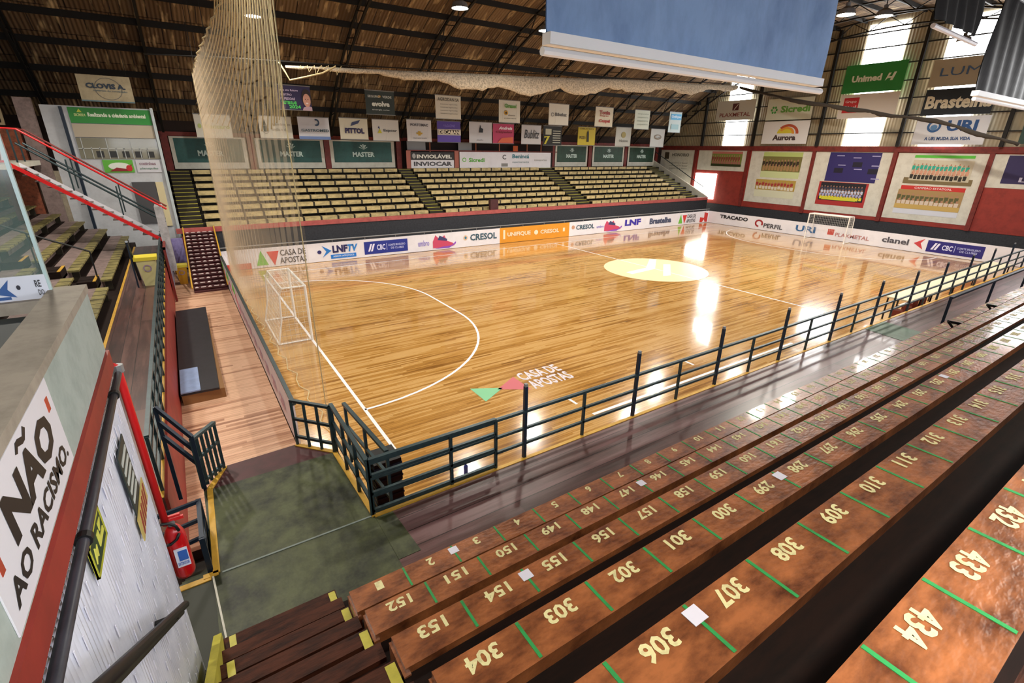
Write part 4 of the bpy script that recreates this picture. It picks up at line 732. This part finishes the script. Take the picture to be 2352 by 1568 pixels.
# ------------------------------------------------------------------ left rear building corner
lwall = struct(MB().box(-7.7,-3.4,24.0,24.2,0,8.15), 'wall_left_rear', mat('bluish white wall', 'c2c6cc', .7, dirt=.3, dscale=2, dc='8d9094'))
struct(MB().box(-11,-7.7,24.0,24.2,0,5.2), 'wall_left_rear', mat('beige wall', '9c927e', .8, dirt=.4))
f = Fy(23.98, -6.7, -3.45, 5.1, 8.12)
def onwall(a0, a1, b0, b1, c, name, label, cat): 
    o = f.slab(MB(), a0, a1, b0, b1, -.01, .03).build(name, c); return tag(o, label, cat)
o = onwall(0, 1, .76, .99, ink('2c8a3a'), 'green_banner', 'green banner with white lettering across the left rear wall', 'banner'); f.txt(o, 'Realizando a cidadania ambiental', .22, .93, .86, .92, 'e0ecd8', .04, d=.05); f.txt(o, 'SICREDI', .06, .19, .86, .90, 'd8e8a0', d=.05); f.poly(o, [(.1,.92),(.13,.97),(.16,.92)], 'c8d84a', d=.05)
o = onwall(0, 1, .55, .75, ink('b3a894'), 'beige_panel', 'beige lintel band under the green banner', 'panel')
o = onwall(0, 1, .22, .54, glass_mat('grey window glass', '8a8878', .9), 'window_pane', 'wide grey window with pale reflections under the beige band', 'window')
for k in range(9): f.rect(o, .05+.1*k, .06+.1*k, .22, .54 if k % 3 == 0 else .4, 'aeb4b4', 'mullion', .045)
f.rect(o, 0, 1, .37, .385, 'b4b8b4', 'mullion', .045)
for k in range(5): f.rect(o, .2+.16*k, .29+.16*k, .24, .34, '2a2c2e', 'dark_reflection', .04)
o = onwall(.24, .62, .0, .2, ink('5fae3c'), 'small_banner', 'small green and white banner with a red shape above the door', 'banner'); f.ell(o, .44, .1, .14, .06, 'dfe6dc', d=.045); f.poly(o, [(.3,.02),(.4,.08),(.52,.06),(.6,.14),(.58,.02)], '8a1f24', d=.05); f.ell(o, .56, .07, .04, .05, 'c0262a', d=.055)
o = onwall(.66, .98, .0, .2, ink('c8cad2'), 'small_banner', 'small pale banner with faint writing right of the green one', 'banner'); f.txt(o, 'cozinhas', .7, .92, .12, .17, '8a6a7a', d=.045); f.txt(o, 'planejadas', .7, .94, .04, .08, '6a8a7a', d=.045)
struct(MB().box(-4.95,-3.95,23.9,24.0,2.5,4.62), 'door_2', mat('dark grey door', '4a4a4e', .6)); struct(MB().box(-3.93,-3.6,23.9,24.0,2.3,4.6), 'trim_17', mat('cream door jamb', 'cfc49c', .6))
struct(MB().box(-3.42,-3.3,23.85,24.05,0,8.2), 'trim_18', mat('pale blue white column', 'b8c4c8', .5))
struct(MB().box(-7.0,-6.88,23.8,24,2,8.1), 'trim_19', NAVY)
fr = Fy(23.4, -6.0, -3.95, 8.35, 9.5); o = fr.slab(MB(), 0, 1, 0, 1, -.03, 0).build('hanging_banner', mat('beige banner cloth', 'b3a78a', .7, dirt=.2)); tag(o, 'beige hanging banner reading CLOVIS A. under the dark roof at the left', 'banner')
fr.ring(o, .55, .5, .26, .42, .05, '6a6a66'); fr.txt(o, 'CLOVIS A.', .14, .88, .5, .7, '23364a', .05); fr.txt(o, 'materiais de construção', .26, .9, .38, .46, '5a6a70'); fr.rect(o, 0, 1, 0, .05, '5a7a88', 'bottom_stripe')
for a in (.05,.95): MB().bar(fr.p(a,1), Vector((fr.p(a,1).x,23.4,roofz(23.4)-.02)), .02).build('cord', TRUSS, o)
o = MB().box(-10.9,-8.6,23.62,23.98,0,7.1).build('brick_pier', mat('orange brick', '8a4a30', .8, dirt=.7, dscale=8, dc='3a1c14')); tag(o, 'orange brick pier at the far left under the roof', 'pier')
o = MB().box(-8.5,-7.9,23.62,23.98,0,8.4).build('stone_pier', GREYP); tag(o, 'grey rough pier beside the orange brick one', 'pier')
f = Fx(-10.98+.0, 0, 1, 0, 1)
wl = thing('lattice_window', (-9.6,23.7,7.4), 'beige lattice window frame high at the far left', 'window')
for k in range(4): MB().box(-10.6+.5*k,-10.5+.5*k,23.6,23.7,7.2,9.4).build('mullion', mat('beige frame', '9a8a6c', .7), wl)
for k in range(4): MB().box(-10.6,-9.0,23.58,23.68,7.2+.7*k,7.3+.7*k).build('transom', mat('beige frame', '9a8a6c', .7), wl)
# red staircase
rs = thing('red_staircase', (-6,18.6,1.6), 'steep staircase with bright red handrails climbing to the left', 'staircase')
for yy in (18.0, 19.3):
    MB().hexa([(-3.95,yy-.04,2.3),(-8.2,yy-.04,5.55),(-8.2,yy+.04,5.55),(-3.95,yy+.04,2.3)],[(-3.95,yy-.04,2.47),(-8.2,yy-.04,5.72),(-8.2,yy+.04,5.72),(-3.95,yy+.04,2.47)]).build('stringer', BRED if yy == 18.0 else WHITE, rs)
    MB().tube([(-3.75,yy,3.22),(-7.9,yy,6.45)], .04).build('middle_rail', STEEL, rs); MB().tube([(-3.6,yy,3.78),(-7.75,yy,6.95),(-8.6,yy,7.0)], .04).build('handrail', BRED if yy == 18.0 else REDT, rs)
    for t in (0, .33, .66, 1): P = Vector((-3.8-4.2*t, yy, 2.55+3.2*t)); MB().bar(P, P+Vector((0,0,1.2)), .05).build('post', STEEL, rs)
for k in range(14): x = -4.1-.3*k; z = 2.5+.232*k; MB().box(x-.3, x, 18.04, 19.26, z-.04, z).build('tread', GREYP, rs)
MB().box(-4.05,-3.75,17.95,19.3,1.0,3.9).build('end_panel', mat('white steel panel', 'b8b8bc', .6, dirt=.4), rs)
MB().box(-11,-8.2,17.6,23.5,5.5,5.7).build('landing', CREAM, rs)
for x in (-8.2,-9.6,-10.8): MB().bar((x,17.7,5.7),(x,17.7,6.7),.08).build('post', BRED, rs)
MB().bar((-8.2,17.7,6.7),(-11,17.7,6.7),.1).build('landing_rail', BRED, rs); MB().bar((-8.2,17.7,5.8),(-11,17.7,5.8),.08).build('landing_rail', BRED, rs)
for k in range(12): MB().bar((-8.35-.2*k,17.7,5.8),(-8.25-.2*k,17.7,6.7),.05).build('picket', WHITE, rs)
for x in (-8.4,-10.6): MB().bar((x,17.8,3.6),(x,17.8,5.5),.18).build('support_post', MAROON, rs)
# maroon patterned stairs
ms = thing('patterned_stairs', (-2.5,20,0), 'maroon stairs with white studded treads between two yellow rails', 'stairs')
MB().hexa([(-3.28,17.2,0),(-1.9,17.2,0),(-1.75,23.1,0),(-3.15,23.1,0)],[(-3.28,17.2,.08),(-1.9,17.2,.08),(-1.75,23.1,2.0),(-3.15,23.1,2.0)]).build('stair_body', MAROON, ms)
for k in range(15):
    t = (k+.5)/15; y = 17.25+5.8*t; z = .1+1.92*t
    MB().box(-3.26+.12*t,-1.9+.12*t,y-.16,y+.1,z-.02,z+.05).build('tread', MAROON, ms); mb = MB()
    for i in range(5): x = -3.14+.27*i+.12*t; mb.prism([(x-.08,y-.13),(x+.08,y-.13),(x+.03,y+.07),(x-.03,y+.07)],z+.05,z+.07) if i%2==0 else mb.box(x-.1,x+.1,y-.08,y+.02,z+.05,z+.066)
    o = mb.build('tread_studs', mat('white studs', 'e6d8d4', .5), ms); o['kind'] = 'stuff'
for x in (-3.32,-1.86): MB().tube([(x,17.2,.25),(x+.14,23.1,2.25)], .035).build('side_rail', YEL, ms)
# bins, mats, crates, posters on warm up floor
def bin_(x, y, z, c, lidc, label, s=.3, h=.95):
    b = thing('wheeled_bin', (x,y,z), label, 'bin'); MB().hexa([(x-s*.68,y-s*.68,z),(x+s*.68,y-s*.68,z),(x+s*.68,y+s*.68,z),(x-s*.68,y+s*.68,z)],[(x-s,y-s,z+h),(x+s,y-s,z+h),(x+s,y+s,z+h),(x-s,y+s,z+h)]).build('body', c, b)
    MB().box(x-s-.05,x+s+.05,y-s-.05,y+s+.05,z+h,z+h+.12).build('lid', lidc, b); f = Fy(y-s*.93, x-.14, x+.14, z+h*.55, z+h*.85); f.ring(b, .5, .5, .45, .45, .3, 'a08aa8', 'round_label', .03); return b
bin_(-4.5,12.95,Z0,YBIN2,YBIN,'cream bin with a yellow lid on the left walkway', .3, .95)
bin_(-3.62,19.6,0,OBIN,YBIN,'golden yellow bin on the warm up floor beside the maroon stairs', .24, .85)
mt_ = thing('padded_mat_stack', (-3.6,9.2,0), 'long black topped mat platform on the warm up floor', 'mat')
MB().box(-4.0,-3.0,5.0,13.3,.0,.28).build('base', mat('tan mat edge', '8a6238', .7), mt_); MB().hexa([(-4.02,5.0,.28),(-3.12,4.95,.28),(-2.98,13.4,.28),(-4.02,13.3,.28)],[(-4.02,5.0,.34),(-3.12,4.95,.34),(-2.98,13.4,.34),(-4.02,13.3,.34)]).build('top_cover', mat('black vinyl', '1c1b22', .45, dirt=.4, dscale=3, dc='35333c'), mt_)
o = MB().box(-4.0,-3.55,4.98,6.7,.345,.38).build('blue_mat', mat('pale blue mat', '8ea4cc', .6, dirt=.2)); tag(o, 'pale blue mat lying on the near end of the black platform', 'mat')
p = thing('notice_board', (-4.0,19,0), 'white framed notice panel with maroon edges beside the left railing', 'panel')
MB().box(-4.02,-3.96,16.2,21.5,.4,2.3).build('notice_sheet', mat('grey notice board', '8a88a0', .6, dirt=.5, dscale=3), p); MB().box(-4.03,-3.94,16.1,16.2,.0,2.4).build('frame_side', REDT, p); MB().box(-4.03,-3.94,16.1,21.5,2.3,2.4).build('frame_top', REDT, p)
o = MB().box(-3.9,-3.3,21.9,21.96,.3,1.9).build('purple_poster', mat('lilac poster', '9a92c8', .5, dirt=.5, dscale=4, dc='4a2a7a')); tag(o, 'lilac and purple poster standing behind the golden bin', 'poster')
MB().box(-3.95,-3.9,21.9,21.96,0,1.95).build('leg', REDT, o); MB().box(-3.3,-3.25,21.9,21.96,0,1.95).build('leg', REDT, o)
cr_ = None
for k in range(4):
    o = MB().box(-1.3,-.85,-2.8,-2.35,.46*k,.46*k+.42).build('black_crate', BLACK); tag(o, 'black crate behind the near gate railing, %s of four stacked' % ('lowest','second','third','topmost')[k], 'crate', 'stacked black crates')
    for j in range(3): MB().box(-1.31,-.84,-2.81,-2.34,.46*k+.08+.12*j,.46*k+.11+.12*j).build('rib', NAVY, o)
tb = thing('bench_table', (26,-2,0), 'long cream topped table below the near railing at the right', 'table')
MB().box(20.9,34.5,-2.45,-1.6,.95,1.0).build('table_top', mat('cream table top', 'dcd8b8', .5), tb)
for x in (21.0,22.2,23.4,26,29,32,34.3):
    for y in (-2.4,-1.65): MB().bar((x,y,0),(x,y,.95),.05).build('leg', BLACK, tb)
for i in range(3):
    x = 21.3+.9*i; o = MB().box(x-.2,x+.2,-2.3,-1.9,0,.45).box(x-.2,x+.2,-2.3,-2.24,.45,.85).build('stool_box', mat('red brown plastic', '7a2e22', .5)); tag(o, 'red brown seat under the cream table, %s from the left' % wordn[i], 'seat', 'red brown seats under the table')
o = MB().tube([(.95,-1.6,0),(.95,-1.6,.2),(.95,-1.6,.25),(.95,-1.6,.3)], [.045,.045,.02,.02], 12).build('water_bottle', mat('blue plastic', '3a55b8', .3)); tag(o, 'small blue bottle standing on the court beside the near railing', 'bottle')
struct(MB().box(-1.58, 40.6, -3.61, -3.56, 0, 1.5), 'wall_front_low', REDT)
# ------------------------------------------------------------------ foreground white clad wall
WX = -3.75; y0, y1 = -12.3, -4.86
fw = thing('clad_wall', (-3.85,-7,Z0), 'white corrugated wall beside the camera with a red band', 'wall')
mb = MB(); n = int((y1-y0)/.011)
for i in range(n+1):
    y = y0+(y1-y0)*i/n; x = WX-.012+.012*math.sin(y*2*math.pi/.045); mb.v += [Vector((x,y,Z0)), Vector((x,y,4.84))]
for i in range(n): mb.f.append((2*i, 2*i+2, 2*i+3, 2*i+1))
CLAD = mat('white corrugated cladding', 'e0e3f0', .35, spec=.7, dirt=.4, dscale=3, dc='a8b0c6'); mb.build('cladding', CLAD, fw, True)
MB().box(WX-.2, WX-.03, y0, y1, Z0, 5.5).build('core', PLASTER, fw); MB().box(WX-.035, WX, y0, y1, 5.04, 5.5).build('plaster_face', PLASTER, fw)
MB().box(WX-.04, WX+.02, y0, y1+.01, 4.90, 5.04).build('red_band', RED, fw); MB().box(WX-.19, WX+.01, y0, y1+.01, 5.5, 5.55).build('coping', CAPM, fw)
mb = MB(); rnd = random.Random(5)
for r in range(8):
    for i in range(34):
        y = y1-.12-i*.13-.02*rnd.random(); z = 4.62-.36*r-.03*(i%3); mb.box(WX+.0, WX+.004, y-.006, y+.006, z-.04, z+.04)  # glints on the cladding, drawn as flat white dashes
o = mb.build('glint_dashes', mat('white glint', 'eef0ff', .3), fw); o['kind'] = 'stuff'
o = MB().tube([(WX+.036,y0,4.855),(WX+.036,-6.6,4.855),(WX+.036,-4.9,4.855)], .024, 12).build('conduit_pipe', mat('dark grey conduit', '3b3c46', .4, dirt=.5, dscale=5, dc='15161c'), None, True); tag(o, 'dark grey conduit pipe running under the red band of the clad wall', 'pipe')
for y in (-6.9, -5.3): MB().tube([(WX+.036,y-.02,4.855),(WX+.036,y+.02,4.855)], .034, 12).build('clamp', BLACK, o)
RX, RY = WX+.03, y1+.045
o = MB().tube([(WX-.02,RY-.02,4.92),(RX,RY,4.88),(RX,RY,4.7),(RX,RY,3.35)], .028, 12).build('red_pipe', BRED, None, True); tag(o, 'bright red vertical pipe on the corner of the clad wall', 'pipe'); MB().tube([(RX,RY,4.84),(RX,RY,4.9)], .04).build('elbow_collar', GREY, o)
# extinguisher
ex, ey = WX+.06, y1+.1; e = thing('fire_extinguisher', (ex,ey,2.72), 'red fire extinguisher with a black hose on the wall corner', 'fire extinguisher')
MB().tube([(ex,ey,2.72),(ex,ey,2.76),(ex,ey,3.18),(ex,ey,3.25),(ex,ey,3.29)], [.075,.085,.085,.06,.03], 18).build('cylinder', EXT, e, True)
MB().tube([(ex,ey,3.28),(ex,ey,3.34)], .03, 10).build('valve', GREY, e); MB().box(ex-.02,ex+.1,ey-.012,ey+.012,3.33,3.36).box(ex-.02,ex+.08,ey-.012,ey+.012,3.37,3.39).build('handle', BRED, e)
MB().tube([(ex+.11*math.cos(t*.5)-.06,ey-.09,3.27+.12*math.sin(t*.5)) for t in range(13)], .013, 8).build('hose', BLACK, e, True)
f = Fr((ex-.03, ey-.088, 2.88), (1,0,0), (0,0,1), .1, .2); ll_ = f.rect(e, 0, 1, 0, 1, 'dfe4f2', 'label_sheet', .012); f.rect(ll_, .25, .95, .35, .9, '2f62b8', 'label_print', .016); f.txt(ll_, 'EXTINTOR', .1, .95, .12, .3, '2f62b8', d=.02)
MB().bar((ex-.1,ey,3.1),(ex,ey,3.1),.03).build('bracket', BLACK, e)
# signs on the clad wall (face +x; seen right = +y)
def Fw(ya_, yb_, z0, z1, x=WX+.015): return Fr((x, ya_, z0), (0,1,0), (0,0,1), yb_-ya_, z1-z0)
f = Fw(-7.62,-6.50,5.06,5.49,WX+.002); o = f.slab(MB(), 0, 1, 0, 1, -.001, .004).build('slogan_sign', mat('white sign', 'dfe0ea', .5)); tag(o, 'white sign reading NÃO AO RACISMO on the plaster above the red band', 'sign')
f.txt(o, 'NAO', .2, .86, .40, .82, '17171b', .045, d=.006); f.poly(o, [(.44,.88),(.47,.95),(.50,.95),(.55,.91),(.58,.97),(.60,.93),(.56,.86),(.53,.86),(.48,.90),(.46,.86)], '17171b', 'tilde', .006); f.txt(o, 'AO RACISMO.', .05, .95, .12, .33, '17171b', .03, d=.006); f.rect(o, .9, .94, .7, .85, 'b8452a', 'orange_mark', .006); f.rect(o, .05, .08, .45, .6, 'a8402a', 'orange_mark', .006)
f = Fw(-6.85,-6.5,4.58,4.76); o = f.slab(MB(), 0, 1, 0, 1, 0, .008).build('exit_sign', ink('1c3a22')); tag(o, 'green exit sign with a yellow border on the white cladding', 'sign')
for a in ((0,1,0,.06),(0,1,.94,1),(0,.03,0,1),(.97,1,0,1)): f.rect(o, *a, 'b8b83a', 'border', .012)
f.poly(o, [(.12,.3),(.2,.7),(.28,.55),(.36,.6),(.3,.3),(.22,.4)], 'd8d860', 'figure_emblem', .012); f.poly(o, [(.5,.3),(.9,.3),(.9,.45),(.62,.45),(.62,.7),(.5,.7)], 'd8d860', 'stair_emblem', .012); f.poly(o, [(.7,.55),(.9,.75),(.7,.8)], 'd8d860', 'arrow_emblem', .012)
f = Fw(-5.72,-5.36,4.12,4.58); o = f.slab(MB(), 0, 1, 0, 1, 0, .008).build('notice_sign', ink('2a3634')); tag(o, 'dark notice with white lettering near the red pipe', 'sign')
for k in range(5): f.rect(o, .12, .88, .15+.16*k, .22+.16*k, 'c8d0cc', 'text_line', .012)
f = Fw(-5.72,-5.16,3.9,4.08); o = f.slab(MB(), 0, 1, 0, 1, 0, .008).build('notice_sign', ink('c8b46a')); tag(o, 'yellow and red striped notice below the dark one', 'sign')
for k in range(5): f.poly(o, [(.1+.16*k,.1),(.16+.16*k,.1),(.26+.16*k,.9),(.2+.16*k,.9)], '8a2a24', 'red_stripe', .012)
g = thing('stair_handrail', (-3.62,-7.4,3.2), 'black double handrail climbing along the white clad wall', 'handrail')
MB().tube([(-3.62,-5.75,3.25),(-3.62,-9.2,6.0)], .028, 10).build('rail', BLACK, g, True); MB().tube([(-3.66,-5.72,3.16),(-3.66,-9.2,5.92)], .02, 10).build('lower_rail', mat('olive black rail', '25261e', .5), g, True)
for y, z in ((-6.1,3.5),(-8,5.03)): MB().bar((-3.75,y,z),(-3.62,y,z),.03).build('bracket', BLACK, g)
# glass screen and dark beam behind the wall top
g = thing('glass_screen', (-5,-4.9,5.4), 'clear glass screen with a white sticker strip at the left edge', 'screen')
MB().box(-7.5,-3.93,-4.91,-4.9,5.66,7.4).build('pane', GLASS, g); MB().box(-3.935,-3.915,-4.92,-4.89,5.4,7.4).build('edge_trim', mat('pale edge', 'a8c0c0', .3), g)
MB().box(-7.5,-3.93,-4.925,-4.905,5.50,5.66).build('sticker_strip', mat('white strip', 'c8ccd8', .4), g); MB().box(-7.5,-3.9,-4.98,-4.84,5.42,5.5).build('base_rail', CAPM, g)
f = Fy(-4.926,-4.2,-3.95,5.5,5.66); f.poly(g, [(.02,.35),(.35,.9),(.28,.5),(.42,.15)], '24508c', 'arrow_emblem', .003); f.ell(g, .5, .55, .04, .1, '1c1c2a', d=.003); f.rect(g, .02, .3, .08, .2, '24508c', 'blue_print', .003); f.txt(g, 'RE', .84, .96, .5, .8, '1c1c24', d=.003); f.txt(g, 'DO', .86, .98, .15, .4, '4c4c54', d=.003)
o = MB().box(-4.3,-3.97,-9.9,-5.05,4.9,5.42).build('parapet_beam', mat('dark green beam', '1e2a24', .6)); tag(o, 'dark green beam behind the coping at the left edge', 'beam')
o = MB().box(-11,-4.36,-12.3,-5.0,2.0,5.0).build('upper_floor', OLIVE); tag(o, 'olive upper floor behind the dark green beam', 'floor slab')

for px, py in ((2178, 738), (2268, 700)):
    P = at(px, py, 'z', 2.75); o = MB().bar(P, P+Vector((.55,-.25,-.12)), .06).bar(P, P+Vector((.1,-.3,-.35)), .05).bar(P+Vector((.3,-.14,-.06)), (P.x+.3,P.y-.14,2.45), .04).build('seat_bracket', BLACK)
    tag(o, 'small black angled bracket on the lowest near bench, ' + ('left one of two' if px < 2200 else 'right one of two'), 'bracket')
